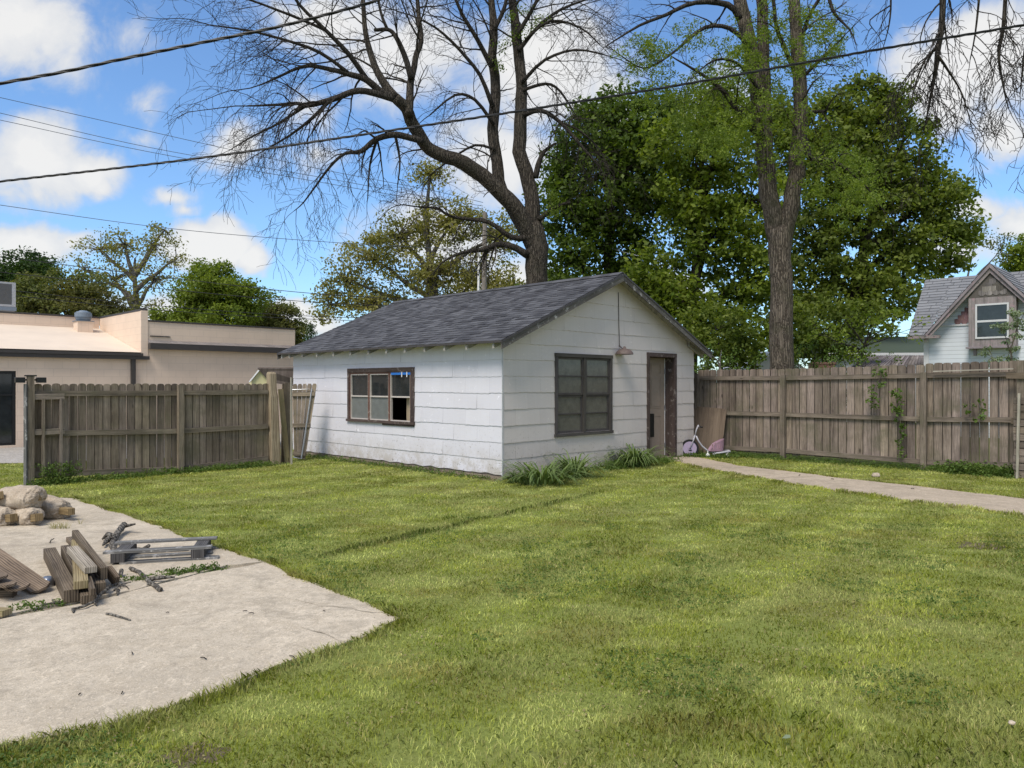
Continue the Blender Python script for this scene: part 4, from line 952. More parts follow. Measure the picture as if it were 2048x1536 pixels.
timber('narrow dark batten wedged between the long posts', gz(186, 1184, .13), gz(160, 1106, .16), .035, .05)
timber('pointed dark rail leaning low at the back of the pile', gz(190, 1128, .05), gz(140, 1078, .05), .07, .05)
stick('lone small twig lying on the near slab', [(213, 1227, .032), (222, 1228, .032), (240, 1233, .034), (261, 1240, .03)], .009, .005, 'twig')
stick('short stub of wood standing beside the pallet corner', [(240, 1152, .04), (243, 1140, .07)], .018, .016, subs=[[(236, 1180, .03), (234, 1190, .03)]])
stick('thin twig standing against the far slab edge', [(100, 1086, .03), (102, 1080, .05), (108, 1077, .07)], .006, .005, 'twig')
rt = random.Random(5)
for i, (px, py) in enumerate(((265, 1306), (408, 1316), (585, 1313), (490, 1222), (503, 1226), (648, 1222), (160, 1388), (245, 1385), (335, 1225), (1600, 950), (1665, 958), (1825, 977))):
    a = rt.uniform(0, 3.14); c = gnd(px, py, .03); l = rt.uniform(.006, .026)*(1 if px < 1000 else 2.5); mb = MB(); mb.tube([c-V(math.cos(a), math.sin(a), 0)*l, c+UP*.004, c+V(math.cos(a+.3), math.sin(a+.3), 0)*l], .003*(1 if px < 1000 else 1.8), 5)
    where = ['the middle of the near slab', 'the near slab right of the middle', 'the near slab close to the grass', 'the near slab in front of the pallet', 'the slab beside another crumb', 'the slab near its right corner', 'the near slab at bottom left', 'the lower part of the slab', 'the slab front right of the lumber', 'the garden path near the plywood', 'the middle of the garden path', 'the garden path towards the right edge'][i]
    lone('wood_chip', 'tiny dark wood chip lying on '+where, 'wood chip', mb, BARKD, c, 'wood chips on the concrete')
def stone(label, px, py, r, m, seed, z=0.):
    c = gnd(px, py, z); mb = MB(); nu, nv = 10, 14
    for i in range(nu+1):
        for j in range(nv):
            th = math.pi*i/nu; a = 2*math.pi*j/nv; n0 = V(math.sin(th)*math.cos(a), math.sin(th)*math.sin(a), math.cos(th)); w = 1+.3*mnoise.noise(n0*1.5+V(seed, 0, 0))
            mb.v.append((c.x+n0.x*r*1.2*w, c.y+n0.y*r*w, c.z+r*.5+n0.z*r*.75*w))
    for i in range(nu):
        for j in range(nv):
            j2 = (j+1) % nv; mb.f.append((i*nv+j, (i+1)*nv+j, (i+1)*nv+j2, i*nv+j2)); mb.uv += [(0, 0)]*4; mb.mi.append(0)
    return lone('stone', label, 'stone', mb, m, c, smooth=True)
stone('pale grey stone at the fence foot beside the thick post', 527, 928, .10, LUMP, 3)
stone('small white stone in the lawn at the lower right', 2024, 1449, .014, LUMP, 4, .02)
stone('flat pale stone in the lawn by the garden path', 1752, 954, .06, LUMP, 5)

# ------------------------------------------------------------------ commercial building on the left
BO = at(35, 895, 2403.2/127); BO.z = 0
def bt(px): return hit(px, BO, dR)
def BP(t, s, z): return BO+dR*t+dL*s+UP*z
tc_ = bt(293.5); te = bt(590); t0 = -14.
bld = thing('commercial_building', 'low beige block building with dark gutter and flat roof behind the fence', 'building', BP(0, 0, 0))
def zb(px, py): return zat(py, BP(bt(px), 0, 0))
zg0 = zb(0, 713); zg1 = zg0+.17; sd = 3.55; zr1 = 3.33; zp1 = 3.65
mb = MB()
def wallq(mb, p, q, z0, z1, th, inn, hole=None):
    L = (q-p).length; d = (q-p).normalized()
    parts = [(0, L, z0, z1)] if not hole else [(0, hole[0], z0, z1), (hole[1], L, z0, z1), (hole[0], hole[1], z0, hole[2]), (hole[0], hole[1], hole[3], z1)]
    for (a, b, c, e_) in parts:
        if b-a < .01 or e_-c < .01: continue
        P = [p+d*a+UP*c, p+d*b+UP*c, p+d*b+UP*e_, p+d*a+UP*e_]; uv = [(a, c), (b, c), (b, e_), (a, e_)]
        Q = [x+inn*th for x in P]
        mb.face(P, uv); mb.face(Q[::-1], uv[::-1])
        for i in range(4):
            j = (i+1) % 4; mb.face([P[j], P[i], Q[i], Q[j]], [uv[j], uv[i], uv[i], uv[j]])
hw0, hw1 = bt(-120)-t0, bt(32)-t0
wallq(mb, BP(t0, 0, 0), BP(tc_, 0, 0), 0, zg0+.02, .2, dL, (hw0, hw1, zb(32, 890), zb(32, 742)))
mb2 = MB(); wallq(mb2, BP(tc_+.002, 0, 0), BP(te, 0, 0), 0, zb(294, 643), .2, dL); 
wallq(mb2, BP(te, .2, 0), BP(te, 9, 0), 0, zb(294, 643), .2, -dR)
mb.v_ = 0; mb.build('front_wall', CMU, bld); mb2.build('side_wing_wall', CMU, bld)
mb = MB(); wallq(mb, BP(tc_-.16, -.03, 0), BP(tc_+.02, -.03, 0), zg0+.02, zb(287, 621), .03, dL)
wallq(mb, BP(tc_, 0, 0), BP(tc_, sd, 0), zg0+.02, zp1, .16, -dR); wallq(mb, BP(t0, sd, 0), BP(tc_-.17, sd, 0), 0, zp1, .2, dL); mb.build('parapet', CMU, bld)
mb = MB(); P = [BP(t0, -.05, zg1+.03), BP(tc_-.165, -.05, zg1+.03), BP(tc_-.165, sd-.005, zr1), BP(t0, sd-.005, zr1)]
mb.face(P, [(0, 0), (tc_-t0, 0), (tc_-t0, sd), (0, sd)]); Q = [x-UP*.05 for x in P]; mb.face(Q[::-1])
mb.build('flat_roof', MEMB, bld)
mb = MB(); mb.face([BP(tc_+.02, .2, zb(294, 643)-.3), BP(te-.2, .2, zb(294, 643)-.3), BP(te-.2, 9, zb(294, 643)-.3), BP(tc_+.02, 9, zb(294, 643)-.3)]); mb.build('wing_roof', MEMB, bld)
mb = MB(); mb.box(BP(t0, -.14, zg0), dR*(tc_-t0+.03), dL*.135, UP*.095); mb.box(BP(t0, -.17, zg0+.097), dR*(tc_-t0-.15), dL*.16, UP*.075)
mb.build('gutter', BROWNMET, bld)
mb = MB(); mb.box(BP(bt(265)-.055, -.10, 0), dR*.11, dL*.09, UP*zg0); mb.build('downspout', BROWNMET, bld)
mb = MB(); mb.box(BP(tc_-.17, 0, zp1+.002), dR*.19, dL*(sd+.2), UP*.05); mb.box(BP(t0, sd-.02, zp1+.002), dR*(tc_-t0-.18), dL*.24, UP*.05)
zt2 = zb(294, 643); mb.box(BP(tc_+.03, -.03, zt2+.002), dR*(te-tc_-.03), dL*.26, UP*.045); mb.build('coping', BROWNMET, bld)
mb = MB(); za = zb(294, 698); zc = zb(294, 687)
mb.box(BP(tc_+.02, -.22, za), dR*(te-tc_+.1), dL*.22, UP*(zc-za)); mb.build('band_gutter', BROWNMET, bld)
mb = MB(); mb.extr([BP(tc_+.02, -.20, zc+.01), BP(tc_+.02, -.002, zc+.10), BP(tc_+.02, -.002, zc+.0)], dR*(te-tc_)); mb.build('band_flashing', TINROOF, bld)
wz_0, wz_1 = zb(32, 890), zb(32, 742); wx0, wx1 = bt(-120), bt(32); mb = MB()
for (a, b, c, d) in ((wx0, wx0+.07, wz_0, wz_1), (wx1-.07, wx1, wz_0, wz_1), (wx0+.07, wx1-.07, wz_1-.07, wz_1), (wx0+.07, wx1-.07, wz_0, wz_0+.06), (wx0+.07, wx1-.07, zb(20, 790)-.02, zb(20, 790)+.025), ((wx0+wx1)/2-.03, (wx0+wx1)/2+.03, wz_0+.06, wz_1-.07)):
    mb.box(BP(a, .03, c), dR*(b-a), dL*.06, UP*(d-c))
bw = mb.build('window', BLACK, bld); mb = MB(); mb.box(BP(wx0+.05, .075, wz_0+.03), dR*(wx1-wx0-.1), dL*.008, UP*(wz_1-wz_0-.08)); mb.build('pane', GLASSD, bw)
mb = MB(); mb.box(BP(bt(300), -.03, zb(300, 673)), dR*.55, dL*.03, UP*.03); mb.build('wall_scar', RAKE, bld)
def onroof(px, s): 
    o = BP(0, s, 0); t = hit(px, o, dR); z = zg1+.03+(zr1-zg1-.03)*(s+.05)/(sd+.045); return BP(t, s, z)
cv = onroof(166.5, 3.0); vt = thing('roof_vent', 'blue grey drum shaped exhaust fan on a beige curb on the roof', 'roof vent', cv)
mb = MB(); mb.box(cv-dR*.21-dL*.21-UP*.05, dR*.42, dL*.42, UP*.33); mb.build('curb', CMU, vt)
mb = MB(); k_ = cv+UP*.285; mb.box(k_-dR*.24-dL*.24-UP*.003, dR*.48, dL*.48, UP*.02); mb.lathe(k_+UP*.018, [(.17, 0), (.20, .03), (.225, .09), (.205, .095), (.205, .105), (.23, .11), (.23, .24), (.20, .245), (.19, .27), (.12, .29), (.10, .31), (0, .32)], 28); mb.build('fan_housing', BLUEGREY, vt)
ac = at(33, 622, 25.); AC = thing('rooftop_unit', 'grey air conditioner with louvred side on the building roof', 'air conditioner', ac); L_ = 2.2
mb = MB(); mb.box(ac, -dR*L_, dL*1.4, UP*.12); mb.box(ac+UP*.12+dL*.02-dR*.03, -dR*(L_-.06), dL*1.36, UP*.80); mb.build('cabinet', BLUEGREY, AC)
mb = MB()
for (a, b, c, d) in ((0.02, .13, .13, .94), (L_-.15, L_-.04, .13, .94), (.131, L_-.151, .13, .2), (.131, L_-.151, .88, .94)): mb.box(ac-dR*a+UP*c-dL*.0, -dR*(b-a), dL*.015, UP*(d-c))
mb.build('frame', METAL, AC); mb = MB()
for i in range(30): mb.box(ac-dR*.14+UP*(.205+i*.0224)+dL*.003, -dR*(L_-.30), dL*.012, UP*.014)
mb.build('louvre', ACGRID, AC)
mb = MB()   # support roof block behind parapet
# taller rear block under the unit
mb.box(BP(t0, sd+.22, 0), dR*(tc_-t0-.3), dL*6, UP*(zp1-.1)); mb.build('rear_block', CMU, bld)

# yellow playhouse-like shed behind the fence
yo = at(503, 800, 18.2); yo.z = 0; YS = thing('small_shed', 'little pale yellow gabled shed peeking over the fence by the post', 'small shed', yo)
wY = hit(540, yo, dR*1.0); wY = .46; pk = wY/2; zp_ = zat(737, yo); ze_ = zat(762, yo); mb = MB(); nd_ = dL
o2 = yo; D2 = V(.93, .36, 0)
gx = D2; w2 = .42; 
mb.extr([o2, o2+gx*w2, o2+gx*w2+UP*ze_, o2+gx*w2/2+UP*(zp_-.02), o2+UP*ze_], V(-.36, .93, 0)*1.6); mb.build('wall', YELLOW, YS)
mb = MB(); back2 = V(.93, .36, 0)
mb.extr([o2+gx*w2/2+UP*zp_+V(-.05, -.08, 0), o2+gx*w2/2+UP*zp_+V(1.6, .1, 0), o2+gx*w2+V(1.4, -.1, ze_-.25), o2+gx*(w2+.03)+V(0, -.08, ze_-.03)], V(0, .03, .03)); mb.build('roof', BROWNROOF, YS)
mb = MB(); f_ = V(.1, -.25, 0)*.12
mb.beam(o2-gx*.05+UP*(ze_-.03)+f_, o2+gx*w2/2+UP*zp_+f_, .03, .05, V(0, -1, 0)); mb.beam(o2+gx*w2/2+UP*zp_+f_, o2+gx*(w2+.05)+UP*(ze_-.03)+f_, .03, .05, V(0, -1, 0)); mb.build('trim', WHITETRIM, YS)

# ------------------------------------------------------------------ neighbour house on the right
HO = at(1848, 700, 23.5); HO.z = 0                      # left corner of the wall, runs along -dL
def HP(s, r, z): return HO-dL*s+dR*r+UP*z
def sh(px, r=0.): return hit(px, HP(0, r, 0), -dL)
def zh(px, py, r=0.): return zat(py, HP(sh(px, r), r, 0))
hs = thing('house', 'neighbour house with white lap siding, grey roof and steep gable', 'house', HP(2, 2, 0))
ov = -.35; sa = sh(1980, ov); zap = zh(1980, 529, ov); sl_ = sh(1850, ov); zft = zh(1850, 671, ov); k2 = (zap-zft)/(sa-sl_)
mb = MB(); Lh = 9.
def tri_wall(mb, P, uv): mb.face(P, uv)
zc_ = zft-.0
wallq(mb, HP(0, 0, 0), HP(Lh, 0, 0), 0, zc_-.02, .15, dR)
gl = sa-(zap-.0-zc_)/k2; gr_ = sa+(zap-.0-zc_)/k2
mb.face([HP(gl, .0, zc_-.02), HP(gr_, .0, zc_-.02), HP(sa, .0, zap-.01)], [(gl, zc_-.02), (gr_, zc_-.02), (sa, zap-.14)])
wallq(mb, HP(0, .15, 0), HP(0, 8, 0), 0, zc_-.02, .15, -dL)
mb.build('wall', LAP, hs)
mb = MB(); zj = zh(1900, 652); 
# pink scallops band and weathered gable scallops
def scal(mb, s0, s1, z0, z1, off, clip):
    z = z0; row = 0
    while z < z1:
        s = s0-(row % 2)*.09
        while s < s1:
            zc2 = z; pts = [(s+.004, zc2+.15), (s+.004, zc2+.03), (s+.05, zc2-.01), (s+.13, zc2-.01), (s+.176, zc2+.03), (s+.176, zc2+.15)]
            if all(clip(a, b) for a, b in pts): mb.extr([HP(a, -off-.002*(row % 2), b) for a, b in pts], -dR*.01)
            s += .18
        z += .11; row += 1
incl = lambda a, b: b < zap-.16-k2*abs(a-sa) and a > 0
ws0 = sh(1937, -.3); ws1 = sh(2032, -.3)
scal(mb, gl, ws0+.1, zj+.05, zap, .012, incl); mb.build('pink_scallops', PINKSH, hs)
mb = MB(); mb.box(HP(sh(1883), -.015, zj-.01), -dL*(ws0-sh(1883)), -dR*.015, UP*.05); mb.box(HP(0, -.012, 0), -dL*.14, -dR*.02, UP*(zc_-.03)); mb.build('corner_board', WHITETRIM, hs)
# projecting window bay
zb0 = zh(1940, 694, -.3); zb1 = zh(1940, 597, -.3); mb = MB()
mb.box(HP(ws0, -.02, zb0), -dL*(ws1-ws0), -dR*.28, UP*(zb1-zb0)); 
mb.box(HP(ws0-.06, -.0, zb0-.05), -dL*(ws1-ws0+.12), -dR*.36, UP*.048)
mb.box(HP(ws0+.1, -.02, zb0-.25), -dL*.06, -dR*.16, UP*.198)
bay = mb.build('window_bay', PEELPINK, hs)
gs0 = sh(1951, -.3); gs1 = sh(2018, -.3); gz0_ = zh(1951, 678, -.3); gz1_ = zh(1951, 609, -.3); gm_ = (gz0_+gz1_)/2; mb = MB()
for (a, b, c, d) in ((gs0, gs0+.045, gz0_, gz1_), (gs1-.045, gs1, gz0_, gz1_), (gs0+.046, gs1-.046, gz0_, gz0_+.05), (gs0+.046, gs1-.046, gz1_-.05, gz1_), (gs0+.046, gs1-.046, gm_-.03, gm_+.03)): mb.box(HP(a, -.302, c), -dL*(b-a), -dR*.03, UP*(d-c))
mb.build('sash', WHITETRIM, bay); mb = MB(); mb.box(HP(gs0+.03, -.3015, gz0_+.03), -dL*(gs1-gs0-.06), -dR*.012, UP*(gz1_-gz0_-.06)); mb.build('pane', GLASSD, bay)
mb = MB(); incl2 = lambda a, b: b < zap-.22-k2*abs(a-sa) and ws0 < a < ws1
mb.face([HP(ws0, -.298, zb1+.002), HP(ws1, -.298, zb1+.002), HP(min(ws1, sa+(zap-.2-zb1)/k2), -.298, zb1+.01), HP(sa, -.298, zap-.2), HP(max(ws0, sa-(zap-.2-zb1)/k2), -.298, zb1+.01)])
scal(mb, ws0-.1, ws1, zb1+.06, zap, .30, incl2); mb.build('weathered_scallops', SCALLOP, hs)
mb = MB()
for sg in (-1, 1):
    foot = sa+sg*(sa-sl_)
    a = HP(foot, ov, zft); b = HP(sa, ov, zap); mb.extr([a, b, b-UP*.24, a-UP*.2], dR*.04, lg=(b-a)); mb.extr([a-dR*.05+UP*.02, b-dR*.05+UP*.03, b-dR*.05-UP*.09, a-dR*.05-UP*.08], dR*.045, lg=(b-a))
mb.build('rake_board', PEELPINK, hs)
# main roof and cross gable roof
zrg = zh(1851, 560, 2.4); rr_ = 2.4; sL = sh(1816, ov); zev = zft
sr = sh(1851, rr_)
def shingled(mb, e0, e1, r0, r1, dh=.17, tw=.55):
    Ls = (r0-e0).length; n = max(2, int(Ls/dh)); rr2 = random.Random(3)
    for c in range(n):
        a0, a1 = e0.lerp(r0, c/n), e1.lerp(r1, c/n); b0, b1 = e0.lerp(r0, (c+1.05)/n), e1.lerp(r1, (c+1.05)/n); L = (a1-a0).length; v = -rr2.random()*tw
        nrm = (a1-a0).cross(b0-a0).normalized(); nrm = nrm if nrm.z > 0 else -nrm
        while v < L:
            f0, f1 = max(0, v)/L, min(L, v+tw-.012)/L
            if f1 > f0:
                q = [a0.lerp(a1, f0)+nrm*.02, a0.lerp(a1, f1)+nrm*.02, b0.lerp(b1, f1)+nrm*.002, b0.lerp(b1, f0)+nrm*.002]
                mb.face(q, [(v, c*dh), (v+tw, c*dh), (v+tw, c*dh+dh), (v, c*dh+dh)]); mb.face([q[0]-nrm*.02, q[1]-nrm*.02, q[1], q[0]])
            v += tw
mb = MB(); E0, E1 = HP(sL, ov, zev), HP(Lh+1, ov, zev); R0, R1 = HP(sr, rr_, zrg), HP(Lh+1, rr_, zrg)
shingled(mb, E0, HP(sl_+.1, ov, zev), R0, HP(sl_+.1, rr_, zrg)); kz = (zrg-zev)/(rr_-ov)
shingled(mb, HP(sl_+.1, .25, zev+kz*(.25-ov)), HP(Lh+1, .25, zev+kz*(.25-ov)), HP(sl_+.1, rr_, zrg), R1)
E1b = HP(sl_+.05, ov, zev); mb.extr([E0-UP*.01, E1b-UP*.01, E1b-UP*.06, E0-UP*.06], dR*.02); 
E2, E3 = HP(sL+.1, 2*rr_-ov, zev), HP(Lh+1, 2*rr_-ov, zev); mb.face([E2, E3, R1, R0]); mb.face([E0-UP*.03, E1b-UP*.03, HP(sl_+.05, rr_, zrg-.05), R0-UP*.05])
# gable ridge runs back into the main roof
tb = (zap-zev)/(zrg-zev)*(rr_-ov)+ov; RB = HP(sa, tb, zap+.02)
for sg in (-1, 1):
    foot = sa+sg*(sa-sl_); Ef = HP(foot, ov-.06, zft+.02); Eb = HP(foot, ov+.02, zft+.02); Rf = HP(sa, ov-.06, zap+.03)
    shingled(mb, Ef, HP(foot, tb, zft+.02) if False else Eb, Rf, RB)
mb.build('roof', SHINGLE2, hs)
mb = MB(); mb.box(HP(sL, ov-.05, zev-.09), -dL*(sh(1880, ov)-sL), dR*.12, UP*.085); mb.build('gutter', PEELPINK, hs)
# low green-roofed outbuilding and tin porch roof
g0 = at(1690, 706, 31.); g0.z = 0; gd_ = V(1, -.10, 0).normalized(); gb2 = V(.1, 1, 0)
gh = thing('outbuilding', 'low building with dark green roof and white eave beyond the right fence', 'outbuilding', g0); ze2 = zat(707, g0); zr2 = zat(674, V(0, 34, 0)); mb = MB()
mb.box(g0+gb2*.3, gd_*4.6, gb2*4.5, UP*(ze2-.08)); mb.build('wall', WHITETRIM, gh)
mb = MB(); mb.extr([g0-gd_*.9+UP*ze2, g0-gd_*.9+gb2*3+UP*zr2, g0-gd_*.9+gb2*6+UP*ze2], gd_*5.6); mb.build('roof', GREENROOF, gh)
mb = MB(); mb.box(g0-gd_*.9-gb2*.03+UP*(ze2-.09), gd_*5.6, gb2*.03, UP*.11); mb.build('eave', WHITETRIM, gh)
mb = MB(); g1 = at(1700, 734, 27.5); g2 = at(1848, 728, 25.5); h1 = at(1740, 712, 29.5); h2 = at(1848, 711, 28.5); n = 24
for i in range(n):
    a, b, c, d = g1.lerp(g2, i/n), g1.lerp(g2, (i+.9)/n), h1.lerp(h2, (i+.9)/n), h1.lerp(h2, i/n); mb.extr([a, b, c, d], V(0, 0, -.03)); mb.extr([b, g1.lerp(g2, (i+1)/n), h1.lerp(h2, (i+1)/n), c], V(0, 0, .03))
PR = thing('porch_roof', 'rusty ribbed tin lean-to roof in front of the green roofed building', 'tin roof', V(g1.x+1, g1.y, 0)); mb.build('tin_sheet', TINROOF, PR)
mb = MB()
for f in (.05, .5, .95): p = g1.lerp(g2, f)+V(0, .1, 0); mb.beam(V(p.x, p.y, 0), V(p.x, p.y, p.z-.035), .1, .1, V(0, 1, 0)); p = h1.lerp(h2, f)-V(0, .1, 0); mb.beam(V(p.x, p.y, 0), V(p.x, p.y, p.z-.06), .1, .1, V(0, 1, 0))
mb.build('support_post', TIMBER, PR)
gw0 = at(1498, 738, 34.); gw0.z = 0; wg = thing('garage', 'small white gabled garage glimpsed left of the tall locust trunk', 'garage', gw0); x1 = at(1575, 738, 34.); pkx = at(1553, 700, 34.); mb = MB()
mb.extr([gw0, V(x1.x+.6, 34, 0), V(x1.x+.6, 34, zat(738, V(0, 34, 0))), V(pkx.x, 34, pkx.z), V(gw0.x, 34, zat(738, V(0, 34, 0)))], V(0, 5, 0)); mb.build('wall', WHITETRIM, wg)
mb = MB(); mb.beam(V(gw0.x-.2, 33.9, zat(741, gw0)), V(pkx.x, 33.9, pkx.z+.05), .1, .14, V(0, 1, 0)); mb.beam(V(pkx.x, 33.9, pkx.z+.05), V(x1.x+.8, 33.9, zat(742, gw0)), .1, .14, V(0, 1, 0)); mb.build('trim', WHITETRIM, wg)
pp_ = at(1505, 690, 33.); mb = MB(); mb.tube([V(pp_.x, 33, 0), V(pp_.x, 33, pp_.z)], .04, 8); lone('vent_pipe', 'slim white pipe standing left of the locust trunk beyond the fence', 'pipe', mb, WHITE, V(pp_.x, 33, 0))
bk = at(1650, 728, 24.); mb = MB(); mb.box(V(bk.x-.3, 24, 0), V(.62, 0, 0), V(0, .6, 0), UP*bk.z); mb.box(V(bk.x-.33, 23.97, bk.z), V(.68, 0, 0), V(0, .66, 0), UP*.06); lone('brick_pier', 'reddish brick pier just above the right fence', 'brick pier', mb, BRICK, V(bk.x, 24, 0))

# ------------------------------------------------------------------ trees
def leaves(centers, rads, per, size, flat=.6, up=.5, aspect=.6, droop=0.):
    """leaf quads scattered in clumps; returns (N*4,3)"""
    C = np.repeat(np.asarray(centers), per, axis=0); R = np.repeat(np.asarray(rads), per)[:, None]; n = len(C)
    d = rng.normal(size=(n, 3)); d /= np.linalg.norm(d, axis=1)[:, None]; r = rng.random((n, 1))**.45
    off = d*r*R; off[:, 2] *= flat; off[:, 2] -= droop*(np.linalg.norm(off[:, :2], axis=1)**2)/R[:, 0]
    P = C+off
    nn = rng.normal(size=(n, 3))*.75+d*.5; nn[:, 2] += up; nn /= np.linalg.norm(nn, axis=1)[:, None]
    t = rng.normal(size=(n, 3)); t -= nn*(t*nn).sum(1)[:, None]; t /= np.linalg.norm(t, axis=1)[:, None]; b = np.cross(nn, t)
    s = size*(.6+.8*rng.random((n, 1))); a = t*s*.5; bb = b*s*.5*aspect
    q = np.stack([P-a, P-a*.1+bb, P+a, P-a*.1-bb], axis=1); return q.reshape(-1, 3)
def crown_points(lobes, dens, rnd_shell=.45, cr=(.5, .9)):
    cs = []; rs_ = []
    for (c, r) in lobes:
        c = np.array(c); r = np.array(r); vol = r[0]*r[1]*r[2]; n = max(6, int(dens*vol**(2/3)*1.0))
        d = rng.normal(size=(n, 3)); d /= np.linalg.norm(d, axis=1)[:, None]; rad = rng.random((n, 1))**rnd_shell
        cs.append(c+d*rad*r); rs_.append(rng.uniform(cr[0], cr[1], n))
    return np.concatenate(cs), np.concatenate(rs_)
def limb(mb, p, q, r0, r1, n=6, wig=.06, sag=.1, k=6):
    p, q = Vector(p), Vector(q); L = (q-p).length; pts = []
    s1 = V(*rng.normal(size=3))*7
    for i in range(n+1):
        t = i/n; x = p.lerp(q, t)+V(*(mnoise.noise_vector(s1+V(t*2, 0, 0))))*wig*L*math.sin(math.pi*min(1, t*1.0))+UP*sag*L*math.sin(math.pi*t)*.5; pts.append(x)
    mb.tube(pts, [r0+(r1-r0)*(i/n) for i in range(n+1)], k, cap=False); return pts
def leafy(label, base, top_z, lobes, leafm, bark, r0, dens=14, per=22, size=.2, cr=(.5, .9), group=None, flat=.6, cat='tree', name='tree', shell=.45, fork=.35, twig=.22, up=.5):
    if base[1] > 40: size *= .78; per = int(per*1.5)
    if dens > 14: lobes = [(c, tuple(x*1.12 for x in r)) for c, r in lobes]; dens *= 1.75; per = int(per*1.45); size *= 1.1
    b = V(base[0], base[1], 0); t = thing(name, label, cat, b, group); mb = MB(); fk = b+UP*top_z*fork
    mid_ = V(np.mean([l[0][0] for l in lobes]), np.mean([l[0][1] for l in lobes]), top_z*.8)
    fk.x += (mid_.x-b.x)*.15; fk.y += (mid_.y-b.y)*.1
    mb.tube([b-UP*.02, b+UP*.15, b.lerp(fk, .35), b.lerp(fk, .7), fk], [r0*1.5, r0*1.15, r0*.95, r0*.9, r0*.85], 10)
    st = fk; limb(mb, fk, V(mid_.x, mid_.y, top_z*.86), r0*.7, r0*.12, 8, .04)
    cs, rs_ = crown_points(lobes, dens, shell, cr)
    for (c, r) in lobes:
        c = Vector(c); h0 = fk.lerp(V(mid_.x, mid_.y, top_z*.86), max(0, min(.8, (c.z-fk.z)/(top_z*.86-fk.z+.01)-.35)))
        pts = limb(mb, h0, c, r0*.38, r0*.10, 6, .10, .08)
    idx = rng.choice(len(cs), int(len(cs)*twig), replace=False); lc = np.array([l[0] for l in lobes])
    for i in idx:
        c = Vector(cs[i]); j = np.argmin(((lc-cs[i])**2).sum(1)); limb(mb, Vector(lc[j]), c, r0*.10, .012, 4, .12, .05, 4)
    mb.build('trunk', bark, t, smooth=True)
    q = leaves(cs, rs_, per, size, flat, up); o = fast_mesh('crown', q, 4, leafm, parent=t); return t
def lobe_px(px, py, Y, rpx, rpy=None, ry=None):
    p = at(px, py, Y); r = rpx/F*Y; rz = (rpy or rpx)/F*Y; return ((p.x, p.y, p.z), (r, ry or r, rz))
def gx0(px, Y): return ((px-HX)/F*Y, Y)
# maples behind the shed
Y = 33
leafy('dark leafy maple directly right of the bare tree behind the shed', gx0(1215, Y), 13, [lobe_px(1180, 300, Y, 80, 75), lobe_px(1260, 280, Y, 85, 75), lobe_px(1140, 410, Y, 70, 70), lobe_px(1230, 400, Y, 95, 70), lobe_px(1310, 350, Y, 75, 95), lobe_px(1150, 520, Y, 75, 65), lobe_px(1200, 230, Y, 40, 30), lobe_px(1320, 250, Y, 55, 50), lobe_px(1110, 600, Y, 60, 50), lobe_px(1270, 480, Y, 55, 50), lobe_px(1260, 560, Y, 50, 50), lobe_px(1170, 225, Y, 24, 22), lobe_px(1225, 195, Y, 26, 22), lobe_px(1280, 200, Y, 26, 20), lobe_px(1110, 340, Y, 26, 26), lobe_px(1340, 205, Y, 24, 22)], LF_MAPLE3, BARKD, .42, 15, 30, .19, (.45, .85), 'maples behind the shed')
Y = 30
leafy('bright green maple in the middle behind the shed gable', gx0(1375, Y), 12, [lobe_px(1390, 300, Y, 100, 70), lobe_px(1450, 230, Y, 80, 50), lobe_px(1330, 560, Y, 85, 60), lobe_px(1420, 480, Y, 90, 80), lobe_px(1370, 400, Y, 70, 60), lobe_px(1500, 400, Y, 70, 100), lobe_px(1400, 630, Y, 100, 50), lobe_px(1290, 600, Y, 50, 45), lobe_px(1490, 560, Y, 70, 70), lobe_px(1475, 670, Y, 70, 50), lobe_px(1400, 195, Y, 26, 22), lobe_px(1450, 175, Y, 24, 20)], LF_MAPLE2, BARKD, .36, 16, 30, .18, (.4, .75), 'maples behind the shed')
Y = 34
leafy('broad maple right of the locust trunk with lobes reaching the house', gx0(1700, Y), 14, [lobe_px(1640, 300, Y, 90, 90), lobe_px(1740, 240, Y, 70, 55), lobe_px(1790, 330, Y, 80, 70), lobe_px(1700, 400, Y, 110, 80), lobe_px(1850, 400, Y, 75, 45), lobe_px(1880, 440, Y, 60, 40), lobe_px(1820, 500, Y, 90, 55), lobe_px(1640, 500, Y, 90, 90), lobe_px(1740, 580, Y, 100, 60), lobe_px(1600, 620, Y, 80, 60), lobe_px(1780, 200, Y, 35, 30), lobe_px(1670, 210, Y, 45, 35), lobe_px(1560, 260, Y, 60, 60), lobe_px(1745, 175, Y, 24, 26), lobe_px(1830, 255, Y, 26, 22), lobe_px(1700, 175, Y, 20, 22), lobe_px(1905, 385, Y, 30, 18), lobe_px(1930, 470, Y, 30, 18), lobe_px(1890, 530, Y, 30, 20), lobe_px(1880, 340, Y, 24, 20)], LF_MAPLE, BARKD, .46, 15, 30, .19, (.45, .85), 'maples behind the shed')
Y = 27
leafy('low leafy thicket tree beyond the fence left of the locust trunk', gx0(1450, Y), 3.6, [lobe_px(1430, 660, Y, 70, 50), lobe_px(1480, 700, Y, 50, 40), lobe_px(1400, 700, Y, 40, 40)], LF_MAPLE, BARKD, .10, 22, 30, .13, (.25, .45), 'small trees beyond the right fence')
leafy('low leafy thicket tree beyond the fence right of the locust trunk', gx0(1640, Y), 4.0, [lobe_px(1620, 640, Y, 60, 60), lobe_px(1660, 690, Y, 60, 35), lobe_px(1720, 640, Y, 60, 40), lobe_px(1600, 700, Y, 40, 30)], LF_MAPLE, BARKD, .10, 20, 30, .13, (.25, .45), 'small trees beyond the right fence')
Y = 21
